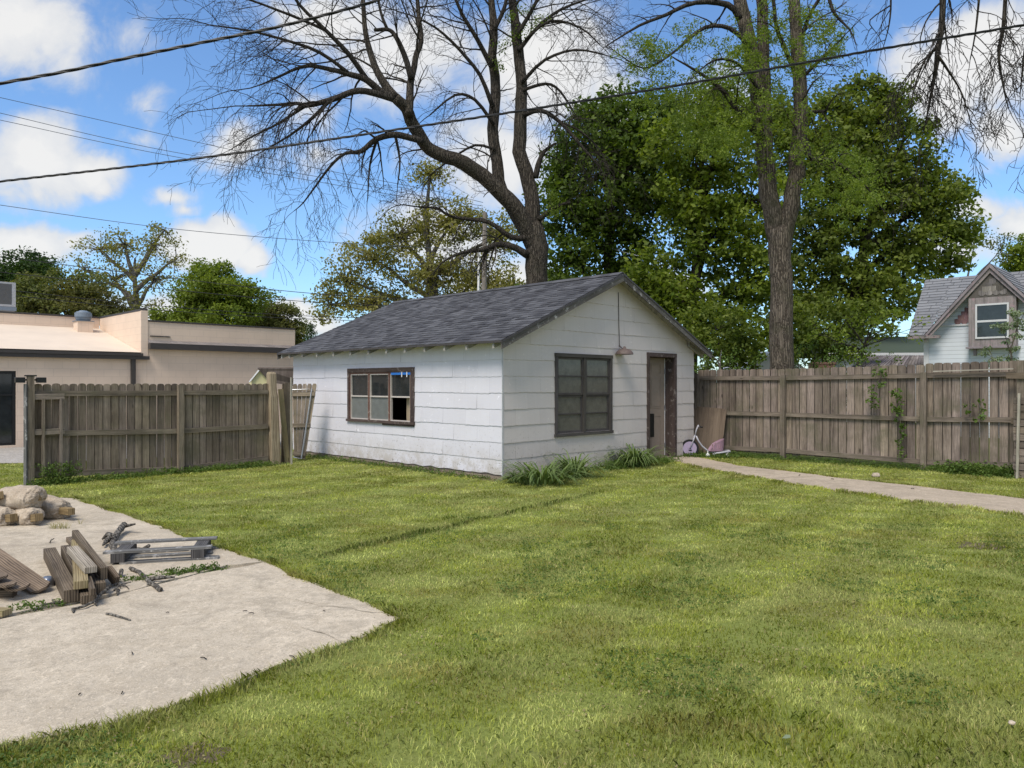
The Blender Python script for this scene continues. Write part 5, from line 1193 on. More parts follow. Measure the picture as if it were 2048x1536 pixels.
leafy('open sprawling young tree in front of the green roof', gx0(1700, Y), 3.4, [lobe_px(1690, 640, Y, 60, 30), lobe_px(1760, 640, Y, 60, 25), lobe_px(1640, 670, Y, 50, 30), lobe_px(1800, 665, Y, 40, 20), lobe_px(1720, 700, Y, 50, 20), lobe_px(1740, 655, Y, 70, 30), lobe_px(1790, 640, Y, 50, 25)], LF_MAPLE2, BARKD, .07, 9, 26, .10, (.18, .35), 'small trees beyond the right fence', twig=.9, fork=.5)
Y = 44
leafy('thin tree with sparse crown over the neighbour house roof', gx0(1950, Y), 9, [lobe_px(1950, 480, Y, 60, 35), lobe_px(2000, 500, Y, 40, 30), lobe_px(1900, 600, Y, 50, 45), lobe_px(1860, 620, Y, 60, 50)], LF_MIX, BARKG, .2, 7, 16, .2, (.4, .7), twig=.95)
leafy('green tree behind the neighbour roof at the right edge', gx0(2070, Y), 9, [lobe_px(2060, 510, Y, 45, 45), lobe_px(2090, 560, Y, 60, 50), lobe_px(2035, 540, Y, 20, 20)], LF_MAPLE2, BARKD, .25, 16, 28, .22, (.4, .8))
Y = 19
leafy('white blossomed shrub in front of the neighbour house', gx0(2035, Y), 3.2, [lobe_px(2035, 660, Y, 26, 40), lobe_px(2050, 620, Y, 22, 28), lobe_px(1985, 715, Y, 24, 18), lobe_px(2020, 705, Y, 24, 22), lobe_px(2000, 652, Y, 14, 12)], LF_FLOWER, STEM, .04, 30, 30, .065, (.10, .2), cat='shrub', name='flowering_shrub', twig=.8)
# oaks behind the shed, left
Y = 46
leafy('large olive leafed oak with visible limbs behind the shed roof', gx0(880, Y), 14, [lobe_px(860, 350, Y, 45, 30), lobe_px(800, 470, Y, 70, 45), lobe_px(900, 450, Y, 90, 60), lobe_px(750, 520, Y, 70, 55), lobe_px(850, 550, Y, 100, 55), lobe_px(960, 560, Y, 90, 60), lobe_px(690, 560, Y, 60, 50), lobe_px(660, 610, Y, 40, 40), lobe_px(740, 610, Y, 80, 35), lobe_px(1000, 470, Y, 60, 50), lobe_px(1030, 580, Y, 50, 40), lobe_px(930, 620, Y, 80, 30)], LF_OAK, BARKG, .55, 14, 30, .24, (.5, 1.0), 'oaks in the background', twig=.7)
Y = 52
leafy('tall sparse olive oak above the low beige building', gx0(270, Y), 12, [lobe_px(200, 500, Y, 50, 38), lobe_px(250, 490, Y, 50, 42), lobe_px(310, 490, Y, 50, 40), lobe_px(330, 460, Y, 32, 20), lobe_px(230, 560, Y, 60, 38), lobe_px(310, 560, Y, 55, 50), lobe_px(170, 540, Y, 35, 32), lobe_px(280, 620, Y, 60, 30), lobe_px(350, 520, Y, 25, 40)], LF_OAK, BARKG, .5, 9, 18, .24, (.5, 1.0), 'oaks in the background', twig=.9)
leafy('dark evergreen looking tree at the far left edge', gx0(45, Y), 9.5, [lobe_px(50, 540, Y, 50, 40), lobe_px(20, 570, Y, 45, 40), lobe_px(90, 550, Y, 25, 25), lobe_px(40, 600, Y, 50, 35)], LF_DARK, BARKD, .4, 16, 28, .22, (.5, .9))
leafy('olive bushy tree behind the rooftop unit and vent', gx0(130, 45), 7, [lobe_px(110, 590, 45, 60, 45), lobe_px(60, 610, 45, 50, 40), lobe_px(170, 600, 45, 60, 45), lobe_px(220, 625, 45, 45, 30)], LF_MIX, BARKD, .3, 16, 28, .21, (.45, .8))
leafy('rounded bright green tree beyond the beige building', gx0(440, 48), 9, [lobe_px(430, 580, 48, 60, 50), lobe_px(390, 600, 48, 40, 42), lobe_px(480, 600, 48, 50, 45), lobe_px(430, 640, 48, 80, 30), lobe_px(420, 550, 48, 40, 24), lobe_px(350, 640, 48, 40, 25)], LF_MAPLE2, BARKD, .35, 17, 30, .21, (.45, .8))
leafy('brownish dark tree between green tree and shed roof', gx0(550, 52), 7, [lobe_px(540, 630, 52, 45, 42), lobe_px(570, 650, 52, 38, 38), lobe_px(520, 650, 52, 40, 38), lobe_px(590, 670, 52, 25, 25)], LF_MIX, BARKD, .3, 17, 28, .20, (.4, .8))
# little conifer
cb = V(*gx0(622, 44), 0); cf = thing('conifer_tree', 'small dark conifer peeking beside the shed roof', 'tree', cb); mb = MB(); mb.tube([cb, cb+UP*5.2], [.12, .02], 8, cap=False)
cs, rs_ = [], []
for i in range(70):
    z = 1.0+4.2*i/70; r = (5.3-z)*.30*rng.uniform(.6, 1.1); a = i*2.4; c = cb+V(math.cos(a)*r, math.sin(a)*r, z-.1); cs.append(tuple(c)); rs_.append(.25); mb.tube([cb+UP*z, c], [.03, .01], 4, cap=False)
mb.build('trunk', BARKD, cf); fast_mesh('crown', leaves(cs, rs_, 40, .14, .5, .3, .3), 4, LF_DARK, parent=cf)

# big bare ash, traced limbs with procedural twigs
TW = random.Random(21)
def rvec(): return V(TW.gauss(0, 1), TW.gauss(0, 1), TW.gauss(0, 1)).normalized()
def grow(mb, p, d, L, r, lvl, sag, bend=.25):
    n = 7 if lvl > 0 else 5; pts = [p]; bend *= 1.35; sag = sag*5/n; q = p.copy(); dd = d.normalized(); sl = L/n; dirs = [dd]
    for i in range(n):
        dd = (dd+rvec()*bend*.55+UP*sag*(.6+i*.25)).normalized(); q = q+dd*sl; pts.append(q); dirs.append(dd)
    rr = [max(.0046, r*(1-.72*i/n)) for i in range(n+1)]
    mb.tube(pts, rr, 5 if r > .03 else (4 if r > .014 else 3), cap=False)
    if lvl <= 0: return
    kids = TW.randint(4, 5) if lvl > 1 else TW.randint(3, 4)
    for k in range(kids):
        f = .22+.75*(k+TW.random()*.6)/kids; i = min(n-1, int(f*n)); pos = pts[i].lerp(pts[i+1], f*n-i)
        side = rvec(); side = (side-dirs[i]*side.dot(dirs[i])).normalized(); nd = (dirs[i]*TW.uniform(.6, 1.1)+side*TW.uniform(.5, 1.0)).normalized()
        grow(mb, pos, nd, L*TW.uniform(.42, .68), max(.004, rr[i]*.55), lvl-1, sag, bend)
def traced(mb, pts, Y0, kids=6, L=2.2, lvl=2, sag=-.08, k=8, start=.25, dz=0.0, side_only=None, tip=True):
    P = [at(x, y, Y0+dz*i/(len(pts)-1)) for i, (x, y, r) in enumerate(pts)]; R = [r for (_, _, r) in pts]
    # smooth by subdividing with Catmull-Rom
    Q, RR = [], []
    for i in range(len(P)-1):
        p0, p1, p2, p3 = P[max(0, i-1)], P[i], P[i+1], P[min(len(P)-1, i+2)]
        for s_ in range(3):
            t = s_/3; q = .5*((2*p1)+(p2-p0)*t+(2*p0-5*p1+4*p2-p3)*t*t+(-p0+3*p1-3*p2+p3)*t**3); q = q+V(*mnoise.noise_vector(q*1.7))*R[i]*.35; Q.append(q); RR.append((R[i]+(R[i+1]-R[i])*t)*(1+.06*mnoise.noise(q*3)))
    Q.append(P[-1]); RR.append(R[-1]); mb.tube(Q, RR, k, cap=True)
    n = len(Q)
    for j in range(kids):
        f = start+(1-start)*(j+TW.random())/kids; i = min(n-2, int(f*(n-1))); d = (Q[i+1]-Q[i]).normalized()
        side = rvec(); side = (side-d*side.dot(d)).normalized()
        if side_only is not None: side = (side*.7+side_only).normalized()
        nd = (d*TW.uniform(.3, .9)+side*TW.uniform(.6, 1.)).normalized(); grow(mb, Q[i], nd, L*TW.uniform(.6, 1.15), max(.010, min(.035, RR[i]*.4)), lvl, sag)
    if tip: grow(mb, Q[-1], (Q[-1]-Q[-2]), L*1.1, RR[-1]*.9, lvl, sag)
    return Q
Y0 = 24.; bt_ = at(1085, 868, Y0); bt_.z = 0
ash = thing('bare_tree', 'huge leafless forked tree rising behind the shed roof', 'tree', bt_)
mt = MB(); ml = MB(); mtw = MB()
traced(mt, [(1086, 869, .50), (1082, 820, .42), (1077, 640, .37), (1073, 560, .345), (1070, 490, .35), (1064, 450, .31)], Y0, 0, tip=False, k=16)
Lm = traced(mt, [(1070, 500, .30), (1040, 430, .27), (1000, 385, .25), (945, 338, .235), (890, 312, .21), (850, 287, .195), (826, 250, .185), (812, 218, .17), (790, 195, .16)], Y0, 3, 1.4, 2, -.03, 12, dz=-2.0, tip=False)
YL = Y0-2.0
A1 = dict(sag=-.07)
traced(mt, [(790, 195, .15), (768, 165, .12), (748, 130, .10), (735, 85, .085), (728, 30, .07), (722, -50, .05)], YL, 7, 2.4, 2, .02, dz=.5)
traced(ml, [(790, 197, .12), (765, 185, .11), (735, 160, .10), (700, 148, .085), (660, 138, .07), (620, 131, .055), (590, 138, .045), (560, 152, .035), (520, 170, .02)], YL, 10, 1.9, 2, -.02, dz=-.8)
traced(ml, [(735, 160, .08), (700, 110, .07), (650, 60, .055), (600, 10, .045), (560, -50, .035)], YL, 9, 2.6, 2, -.03, dz=-1.5)
traced(ml, [(700, 148, .06), (640, 105, .05), (570, 80, .04), (490, 60, .028), (420, 50, .016)], YL-.3, 12, 1.7, 2, -.03, dz=-1.5)
traced(ml, [(650, 60, .05), (580, 30, .04), (500, 0, .03), (430, -20, .02)], YL-.5, 10, 1.9, 2, -.05, dz=-1)
traced(ml, [(790, 198, .11), (747, 186, .10), (705, 184, .09), (661, 200, .085), (612, 211, .07), (593, 207, .05), (554, 210, .04), (495, 212, .02)], YL, 14, 2.0, 2, -.16, dz=-1.2, start=.35)
traced(ml, [(661, 200, .06), (620, 240, .045), (580, 270, .03), (530, 300, .018)], YL-.4, 12, 1.5, 2, -.16, dz=-1)
traced(ml, [(612, 211, .05), (560, 245, .035), (510, 270, .024), (460, 300, .012)], YL-.6, 12, 1.4, 2, -.14, dz=-.6)
traced(ml, [(846, 284, .10), (822, 276, .10), (788, 268, .095), (754, 278, .085), (722, 303, .07), (690, 307, .05), (661, 332, .04), (632, 371, .028), (607, 405, .02), (588, 422, .01)], Y0-1.7, 16, 1.35, 2, -.22, dz=-1.)
traced(ml, [(790, 268, .05), (800, 320, .03), (795, 370, .015)], Y0-1.7, 6, .9, 1, -.25)
traced(ml, [(754, 278, .05), (740, 330, .03), (735, 400, .012)], Y0-1.9, 6, .9, 1, -.25)
traced(mt, [(815, 232, .13), (820, 195, .115), (822, 160, .105), (830, 118, .09), (842, 84, .08), (838, 40, .07), (835, 0, .06), (830, -60, .05)], Y0-1.9, 8, 2.2, 2, .0, dz=1)
traced(ml, [(822, 158, .09), (808, 107, .08), (790, 70, .065), (775, 58, .06), (748, 60, .05)], Y0-1.8, 5, 1.8, 2, .05, tip=False)
traced(ml, [(775, 58, .05), (760, 20, .04), (755, -40, .03)], Y0-1.8, 6, 1.8, 2, .0)
traced(mt, [(1050, 460, .24), (1022, 415, .22), (999, 361, .20), (989, 303, .19), (986, 234, .18), (993, 171, .165), (985, 112, .15), (988, 49, .13), (983, 0, .11), (980, -80, .09)], Y0, 5, 2.6, 2, -.02, 12, dz=.6)
traced(mt, [(1064, 460, .27), (1066, 415, .25), (1057, 361, .235), (1040, 303, .22), (1042, 220, .20), (1044, 171, .185), (1037, 98, .17), (1032, 49, .15), (1025, 0, .13), (1015, -90, .10)], Y0, 5, 2.6, 2, -.02, 12, dz=.4)
traced(ml, [(985, 135, .09), (955, 80, .07), (925, 30, .055), (900, -30, .04)], Y0, 8, 2.2, 2, .0, dz=-.8)
traced(ml, [(986, 215, .08), (960, 150, .06), (920, 100, .05), (870, 55, .035), (820, 30, .02)], Y0, 9, 2.0, 2, -.02, dz=-1.2)
traced(ml, [(989, 60, .08), (1010, 10, .06), (1020, -50, .05)], Y0, 6, 2.0, 2, .0)
traced(ml, [(1037, 100, .08), (1075, 55, .06), (1120, 20, .045), (1170, 0, .03)], Y0, 10, 2.2, 2, -.04, dz=.8)
traced(ml, [(1035, 70, .08), (1065, 20, .06), (1090, -40, .05)], Y0, 8, 2.2, 2, -.02)
traced(ml, [(1050, 80, .05), (1100, 42, .04), (1160, 55, .03), (1200, 90, .015)], Y0, 10, 1.6, 2, -.08, dz=-.8)
traced(ml, [(1044, 165, .07), (1090, 120, .05), (1150, 100, .035), (1210, 110, .02)], Y0, 9, 1.6, 2, -.05, dz=-1.2)
traced(ml, [(1048, 232, .085), (1081, 221, .075), (1120, 244, .06), (1159, 288, .045), (1198, 332, .02)], Y0, 12, 1.4, 2, -.14, dz=-1.)
traced(ml, [(1120, 244, .04), (1160, 262, .03), (1200, 300, .02), (1220, 350, .01)], Y0-.4, 10, 1.3, 2, -.16)
traced(ml, [(1045, 182, .06), (1091, 167, .05), (1120, 182, .04), (1145, 220, .02)], Y0, 8, 1.4, 2, -.10)
traced(ml, [(1070, 355, .10), (1078, 325, .085), (1090, 302, .06), (1112, 286, .03)], Y0, 5, .8, 1, .0, tip=False)
traced(ml, [(1078, 440, .09), (1100, 420, .07), (1120, 410, .05), (1141, 405, .04)], Y0-.2, 4, .7, 1, .0, tip=False)
traced(ml, [(1056, 510, .13), (1020, 492, .10), (990, 490, .09), (965, 500, .08), (935, 503, .06)], Y0-.2, 10, 1.3, 2, -.12, dz=-.6)
traced(ml, [(1060, 475, .12), (1023, 474, .09), (980, 446, .07), (930, 438, .055), (900, 432, .045), (871, 416, .035), (838, 414, .03)], Y0-.2, 12, 1.5, 2, -.16, dz=-.8)
traced(ml, [(989, 300, .05), (950, 290, .04), (900, 320, .03), (860, 350, .015)], Y0, 8, 1.5, 2, -.1, dz=-.5)
traced(ml, [(988, 250, .06), (950, 200, .05), (910, 190, .04), (860, 230, .02)], Y0, 9, 1.4, 2, -.08, dz=-1)
traced(ml, [(1010, 390, .03), (975, 340, .02), (985, 300, .015)], Y0-.5, 5, .9, 1, .05)
mt.build('trunk', BARK, ash, smooth=True); ml.build('limbs', BARKD, ash, smooth=True)
cs = [tuple(at(1108+TW.uniform(-12, 12), 405+TW.uniform(-25, 25), Y0-.3)) for _ in range(16)]+[tuple(at(x+TW.uniform(-12, 12), y+TW.uniform(-12, 12), Y0)) for (x, y) in ((1000, 90), (1035, 70), (1060, 60), (1055, 440), (1025, 30), (990, 130), (1080, 40), (1050, 20)) for _ in range(4)]
fast_mesh('sprouts', leaves(cs, [.22]*len(cs), 30, .07, .8, .3), 4, LF_LOC, parent=ash)

# tall locust at right with feathery leaves
Y1 = 20.; lb = at(1563, 888, Y1); lb.z = 0
loc = thing('locust_tree', 'tall forked locust with feathery young leaves behind the right fence', 'tree', lb); mt = MB(); ml = MB()
traced(mt, [(1564, 889, .42), (1563, 840, .36), (1562, 735, .315), (1562, 600, .285), (1562, 520, .28), (1560, 470, .32), (1556, 450, .30)], Y1, 0, tip=False, k=16)
traced(mt, [(1556, 480, .24), (1545, 430, .24), (1537, 380, .235), (1530, 300, .225), (1520, 220, .215), (1507, 130, .20), (1488, 40, .18), (1470, -60, .15)], Y1, 4, 1.6, 2, -.02, 12, dz=.2, tip=False)
traced(mt, [(1532, 250, .17), (1530, 180, .165), (1526, 100, .15), (1524, 20, .14), (1522, -70, .12)], Y1+.1, 3, 1.6, 2, -.02, 10, tip=False)
traced(mt, [(1566, 480, .22), (1580, 430, .225), (1590, 370, .21), (1594, 300, .20), (1600, 240, .185), (1598, 140, .17), (1592, 40, .15), (1582, -70, .12)], Y1, 4, 1.6, 2, -.02, 12, dz=-.2, tip=False)
br_ = []
for pts, kw in (([(1525, 275, .10), (1503, 253, .09), (1470, 214, .07), (1440, 176, .055), (1391, 141, .035), (1342, 112, .015)], dict(kids=8, L=1.1)),
                ([(1603, 260, .10), (1616, 300, .08), (1622, 316, .07), (1664, 322, .055), (1703, 346, .04), (1742, 385, .015)], dict(kids=9, L=1.2)),
                ([(1480, 40, .09), (1455, 10, .08), (1391, 5, .06), (1333, 29, .045), (1279, 51, .035), (1211, 93, .012)], dict(kids=9, L=1.1)),
                ([(1500, 90, .08), (1459, 56, .06), (1411, 54, .05), (1367, 88, .035), (1323, 122, .025), (1284, 136, .02), (1240, 110, .015), (1215, 90, .01)], dict(kids=10, L=.9)),
                ([(1592, 150, .07), (1555, 60, .055), (1548, 10, .05), (1540, -60, .04)], dict(kids=4, L=1.)),
                ([(1600, 90, .06), (1620, 30, .05), (1650, -20, .04)], dict(kids=4, L=1.)),
                ([(1604, 235, .06), (1625, 225, .05), (1650, 222, .035), (1656, 212, .02)], dict(kids=4, L=.7)),
                ([(1530, 200, .05), (1480, 130, .04), (1430, 120, .03), (1390, 150, .01)], dict(kids=8, L=1.)),
                ([(1598, 160, .05), (1640, 120, .04), (1670, 90, .02)], dict(kids=8, L=1.)),
                ([(1650, -40, .06), (1665, 20, .04), (1700, 60, .02), (1712, 90, .01)], dict(kids=4, L=.8))):
    br_.append(traced(ml, pts, Y1-.1, lvl=1, sag=-.08, dz=-.6, start=.2, **kw))
mt.build('trunk', BARK2, loc, smooth=True); ml.build('limbs', BARKD, loc, smooth=True)
cs = []; spots = [(1310, 120, 60, 50, 60), (1330, 190, 60, 40, 40), (1300, 90, 40, 30, 22), (1420, 170, 60, 50, 45), (1480, 120, 60, 70, 90), (1530, 90, 60, 90, 90), (1490, 240, 70, 60, 90), (1440, 280, 80, 45, 60), (1530, 310, 40, 40, 22), (1610, 140, 50, 80, 70), (1640, 60, 60, 50, 45), (1670, 80, 35, 60, 32), (1600, 270, 50, 50, 34), (1680, 320, 60, 50, 60), (1720, 370, 60, 50, 60), (1640, 370, 60, 40, 30), (1700, 420, 50, 40, 22), (1400, 60, 60, 40, 20), (1550, 200, 40, 40, 30), (1590, 30, 60, 40, 30), (1380, 240, 60, 40, 36)]
cc = []
for (x, y, rx, ry, n) in spots:
    for _ in range(n): p = at(x+TW.gauss(0, .5)*rx, y+TW.gauss(0, .5)*ry, Y1+TW.uniform(-1.6, .9)); cc.append(tuple(p))
fast_mesh('leaflets', leaves(cc, [.17]*len(cc), 40, .062, .75, .35, .5, droop=.6), 4, LF_LOC, parent=loc)

# hanging bare branches of a tree just outside the frame, top right
Y2 = 12.5; tb0 = V(12.6, 12.6, 0); ht = thing('bare_tree', 'leafless tree whose twigs hang into the top right corner', 'tree', tb0); mb = MB(); ml = MB()
top = V(11.6, 12.6, 7.5); mb.tube([tb0, tb0+UP*.3, tb0+UP*3, top, V(11., 12.6, 10.)], [.5, .38, .32, .26, .2], 12)
def arch(a, b, c, r0, r1):
    P = []; R = []
    for i in range(9):
        t = i/8; P.append(a*(1-t)**2+b*2*t*(1-t)+c*t*t); R.append(r0+(r1-r0)*t)
    ml.tube(P, R, 8)
    return P
starts = [(1882, -60), (2008, -60), (1960, -60), (1775, -60), (2080, -40)]
for (px, py) in starts:
    e_ = at(px, py, Y2); arch(V(11., 12.6, 9.6), V((11+e_.x)/2, Y2, e_.z+2.2), e_, .12, .06)
mb.build('trunk', BARK, ht, smooth=True)
for pts, kids, L in (([(1882, -60, .055), (1884, 0, .052), (1882, 60, .048), (1874, 110, .042), (1868, 150, .03), (1862, 190, .022), (1850, 250, .010)], 16, 1.0),
                     ([(2008, -60, .04), (2010, 0, .034), (2006, 60, .03), (1998, 105, .026), (2002, 150, .018), (2016, 215, .008)], 13, 1.0),
                     ([(1960, -60, .03), (1958, 0, .02), (1950, 70, .014), (1940, 120, .008)], 8, .8),
                     ([(1775, -60, .025), (1782, 0, .016), (1778, 50, .012), (1768, 90, .006)], 5, .6),
                     ([(2080, -40, .04), (2060, 40, .025), (2048, 110, .016), (2040, 190, .008)], 9, .9),
                     ([(1874, 110, .028), (1895, 140, .02), (1925, 190, .014), (1945, 260, .006)], 9, .7),
                     ([(1878, 90, .024), (1850, 120, .018), (1830, 170, .012), (1820, 220, .006)], 9, .7),
                     ([(1782, 10, .012), (1740, 40, .010), (1748, 60, .007)], 2, .4)):
    traced(ml, pts, Y2, max(2, int(kids*.8)), L, 2 if kids > 6 else 1, -.20, 6, dz=.3, start=.1)
ml.build('limbs', BARKD, ht, smooth=True)

# small leafless redbud stems and shrubs beyond the shed at right
def shrub(label, c, h, w, n, leafm, size, group=None, per=26, dens=10):
    t = thing('shrub', label, 'shrub', c, group); mb = MB(); cs = []
    for i in range(n):
        a = TW.uniform(0, 6.28); tp_ = c+V(math.cos(a)*w*TW.random(), math.sin(a)*w*.6*TW.random(), h*TW.uniform(.55, 1.)); pts = limb(mb, c, tp_, .02, .005, 5, .1, .05, 4)
        for q in pts[2:]:
            for _ in range(dens//4): cs.append(tuple(q+rvec()*.15))
    mb.build('stems', BARKD, t); fast_mesh('foliage', leaves(cs, [.16]*len(cs), per, size, .7, .3), 4, leafm, parent=t); return t
for (px, Yc, h, w, lab) in ((1420, 18.6, 2.45, .8, 'leafy shrub right behind the fence beside the shed eave'), (1475, 19.5, 2.6, .9, 'leafy shrub behind the fence left of the locust trunk'), (1650, 19., 2.4, .9, 'leafy shrub behind the fence right of the locust trunk'), (1735, 18.3, 2.55, .9, 'leafy shrub behind the fence below the green roof'), (1600, 22.5, 3.0, 1.0, 'taller shrub touching the locust trunk on its right')):
    shrub(lab, V(*gx0(px, Yc), 0), h, w, 12, LF_WEED, .065, 'shrubs behind the right fence', 18, 8)
mb = MB(); d0 = at(1417, 700, 18.2)
mb.tube([V(d0.x+.35, 18.2, 0), at(1440, 735, 18.2), at(1436, 722, 18.2), at(1420, 707, 18.2)], [.03, .022, .018, .008], 6); mb.tube([V(d0.x+.38, 18.2, 0), at(1441, 735, 18.2), at(1440, 718, 18.2), at(1443, 700, 18.2)], [.02, .015, .012, .006], 6); lone('sapling', 'pale forked bare stem beside the shed eave', 'stem', mb, BARKG, V(d0.x+.35, 18.2, 0))
# vines on the right fence
def vine(label, pts, n, spread):
    b = RP(pts[-1][0])-nb*.09; t = thing('vine', label, 'vine', V(b.x, b.y, 0), 'vines on the right fence'); mb = MB(); cs = []; P = []
    for (px, py) in pts: p = RP(px)-nb*.10; p.z = zat(py, p); P.append(p)
    mb.tube(P, .006, 4)
    for _ in range(n):
        i = TW.randrange(len(P)-1); q = P[i].lerp(P[i+1], TW.random())+fr*TW.gauss(0, spread)+UP*TW.gauss(0, .04)-nb*TW.uniform(0, .06); cs.append(tuple(q))
    mb.build('stem', STEM, t); fast_mesh('leaves', leaves(cs, [.07]*len(cs), 10, .06, .9, .2), 4, LF_WEED, parent=t)
vine('upper vine spilling over the fence top in the middle bay', [(1760, 725), (1768, 750), (1752, 775), (1748, 805), (1750, 808)], 18, .07)
vine('long vine hanging down the fence left of the second post', [(1795, 775), (1797, 810), (1804, 840), (1806, 880), (1806, 930)], 28, .055)
vine('sparse weed growing from the rail near the right end', [(1965, 800), (1962, 820), (1960, 838)], 9, .07)
vine('weed sprouting on the left fence foot', [(0, 0), (0, 1)], 0, .1) if False else None

# ------------------------------------------------------------------ utility pole and cables
pY = 40.; up_ = V(at(966, 600, pY).x, pY, 0); UPO = thing('utility_pole', 'grey wooden utility pole behind the bare tree', 'utility pole', up_)
mb = MB(); mb.tube([up_, V(at(970, 425, pY).x, pY, at(970, 425, pY).z)], [.17, .12], 10); mb.build('pole', POLEM, UPO)
mb = MB(); mb.tube([V(at(954, 600, 39).x, 39, 0), V(at(958, 500, 39).x, 39, at(958, 500, 39).z)], .06, 8); lone('white_conduit', 'thin white pole standing beside the utility pole', 'pole', mb, WHITE, V(at(954, 600, 39).x, 39, 0))
pY = 34.; u2 = V(at(1083, 600, pY).x, pY, 0); UP2 = thing('utility_pole', 'second utility pole hidden by the ash trunk, carrying a transformer', 'utility pole', u2)
mb = MB(); mb.tube([u2, V(u2.x, pY, at(0, 440, pY).z)], [.15, .11], 10); mb.build('pole', POLEM, UP2)
mb = MB(); c = at(1091, 528, pY); c.y -= .1; mb.lathe(c, [(.05, 0), (.07, .05), (.07, .28), (.12, .42), (.15, .5), (.15, .82), (.11, .86), (.11, .9), (.0, .93)], 16); mb.build('transformer', PORC, UP2, smooth=True)
mb = MB(); mb.beam(at(1080, 462, pY), at(1112, 456, pY), .1, .1); mb.build('crossarm', POLEM, UP2)
mb = MB()
for px in (1098, 1112): mb.lathe(at(px, 458, pY), [(.05, 0), (.07, .05), (.04, .1), (.06, .14), (0, .18)], 10)
mb.build('insulator', PORC, UP2)
def cable(label, pts, Y0_, Y1_, r, m, name='cable', cat='cable', twist=False, grp=None):
    P = []
    n = len(pts)
    pp = [at(x, y, Y0_+(Y1_-Y0_)*i/(n-1)) for i, (x, y) in enumerate(pts)]
    for i in range(n-1):
        p0, p1, p2, p3 = pp[max(0, i-1)], pp[i], pp[i+1], pp[min(n-1, i+2)]
        for s_ in range(8):
            t = s_/8; P.append(.5*((2*p1)+(p2-p0)*t+(2*p0-5*p1+4*p2-p3)*t*t+(-p0+3*p1-3*p2+p3)*t**3))
    P.append(pp[-1]); mb = MB()
    if twist:
        Q = []
        for i in range(len(P)-1):
            for s_ in range(6): Q.append(P[i].lerp(P[i+1], s_/6))
        for ph in (0, 2.1, 4.2):
            L = 0; S2 = []
            for i, q in enumerate(Q):
                if i: L += (q-Q[i-1]).length
                a = L*9+ph; S2.append(q+V(0, math.cos(a), math.sin(a))*r*.75)
            mb.tube(S2, r*.62, 5)
    else: mb.tube(P, r, 5)
    return lone(name, label, cat, mb, m, P[0], grp)
cable('thick twisted black service cable crossing the top left corner', [(-120, 188), (0, 167), (130, 143), (250, 117), (400, 86), (550, 55), (680, 22), (750, 2), (860, -34)], 7.5, 9.0, .014, CABLE, twist=True)
cable('black cable running across the whole picture in front of the trees', [(-150, 380), (0, 363), (400, 316), (800, 258), (1000, 228), (1300, 180), (1500, 145), (1750, 100), (2048, 50), (2200, 22)], 13, 11, .016, CABLE, twist=True)
GW = 'thin distant power lines'
cable('highest thin wire descending behind the bare twigs', [(-60, 182), (0, 195), (200, 240), (420, 290), (650, 340), (860, 380), (966, 405)], 30, 40, .013, WIREM, 'power_line', 'power line', grp=GW)
cable('second thin wire just below the highest one', [(-60, 214), (0, 226), (300, 295), (650, 356), (860, 395), (966, 412)], 30, 40, .013, WIREM, 'power_line', 'power line', grp=GW)
cable('third thin wire close under the second one', [(-60, 230), (0, 240), (300, 304), (650, 366), (860, 402), (966, 418)], 30, 40, .013, WIREM, 'power_line', 'power line', grp=GW)
cable('single wire passing over the isolated white cloud', [(-60, 401), (0, 410), (350, 458), (700, 487), (966, 500)], 30, 40, .014, WIREM, 'power_line', 'power line', grp=GW)
cable('upper wire of the low bundle above the left trees', [(-60, 505), (0, 513), (320, 553), (640, 588), (966, 605)], 30, 40, .017, CABLE, 'power_line', 'power line', grp=GW)
cable('second wire of the low bundle crossing the left trees', [(-60, 535), (0, 544), (320, 577), (640, 605), (966, 618)], 30, 40, .017, CABLE, 'power_line', 'power line', grp=GW)
cable('third wire of the low bundle crossing the air conditioner', [(-60, 570), (0, 578), (320, 612), (640, 633), (966, 640)], 23.5, 40, .014, CABLE, 'power_line', 'power line', grp=GW)
cable('lowest wire of the bundle just over the roof vent', [(-60, 580), (0, 588), (320, 620), (640, 639), (966, 646)], 23.5, 40, .014, CABLE, 'power_line', 'power line', grp=GW)
cable('short wire sagging right from the hidden crossarm', [(1112, 455), (1180, 480), (1250, 505), (1400, 540)], 34, 31, .012, PORC, 'power_line', 'power line', grp=GW)

# ------------------------------------------------------------------ plants near the shed
def blades(c, n, L, w, spread, rnd, bend=1.0, seg=5):
    quads = []
    for i in range(n):
        a = rnd.uniform(0, 6.283); r0 = rnd.random()*spread*.35; b = c+V(math.cos(a)*r0, math.sin(a)*r0, 0); l = L*rnd.uniform(.6, 1.1); el = rnd.uniform(.9, 1.4); d = V(math.cos(a)*math.cos(el), math.sin(a)*math.cos(el), math.sin(el)); side = V(-math.sin(a), math.cos(a), 0); p = b; ww = w*rnd.uniform(.7, 1.1); pts = []
        for s_ in range(seg+1):
            t = s_/seg; hw = ww*(.6+.8*t-1.35*t*t)*.5; pts.append((p-side*max(hw, .0008), p+side*max(hw, .0008))); d = (d-UP*bend*.34*(.4+t)+V(math.cos(a), math.sin(a), 0)*.10).normalized(); p = p+d*l/seg; p.z = max(p.z, .01)
        for s_ in range(seg): quads += [pts[s_][0], pts[s_][1], pts[s_+1][1], pts[s_+1][0]]
    return np.array([tuple(q) for q in quads])
rb = random.Random(2)
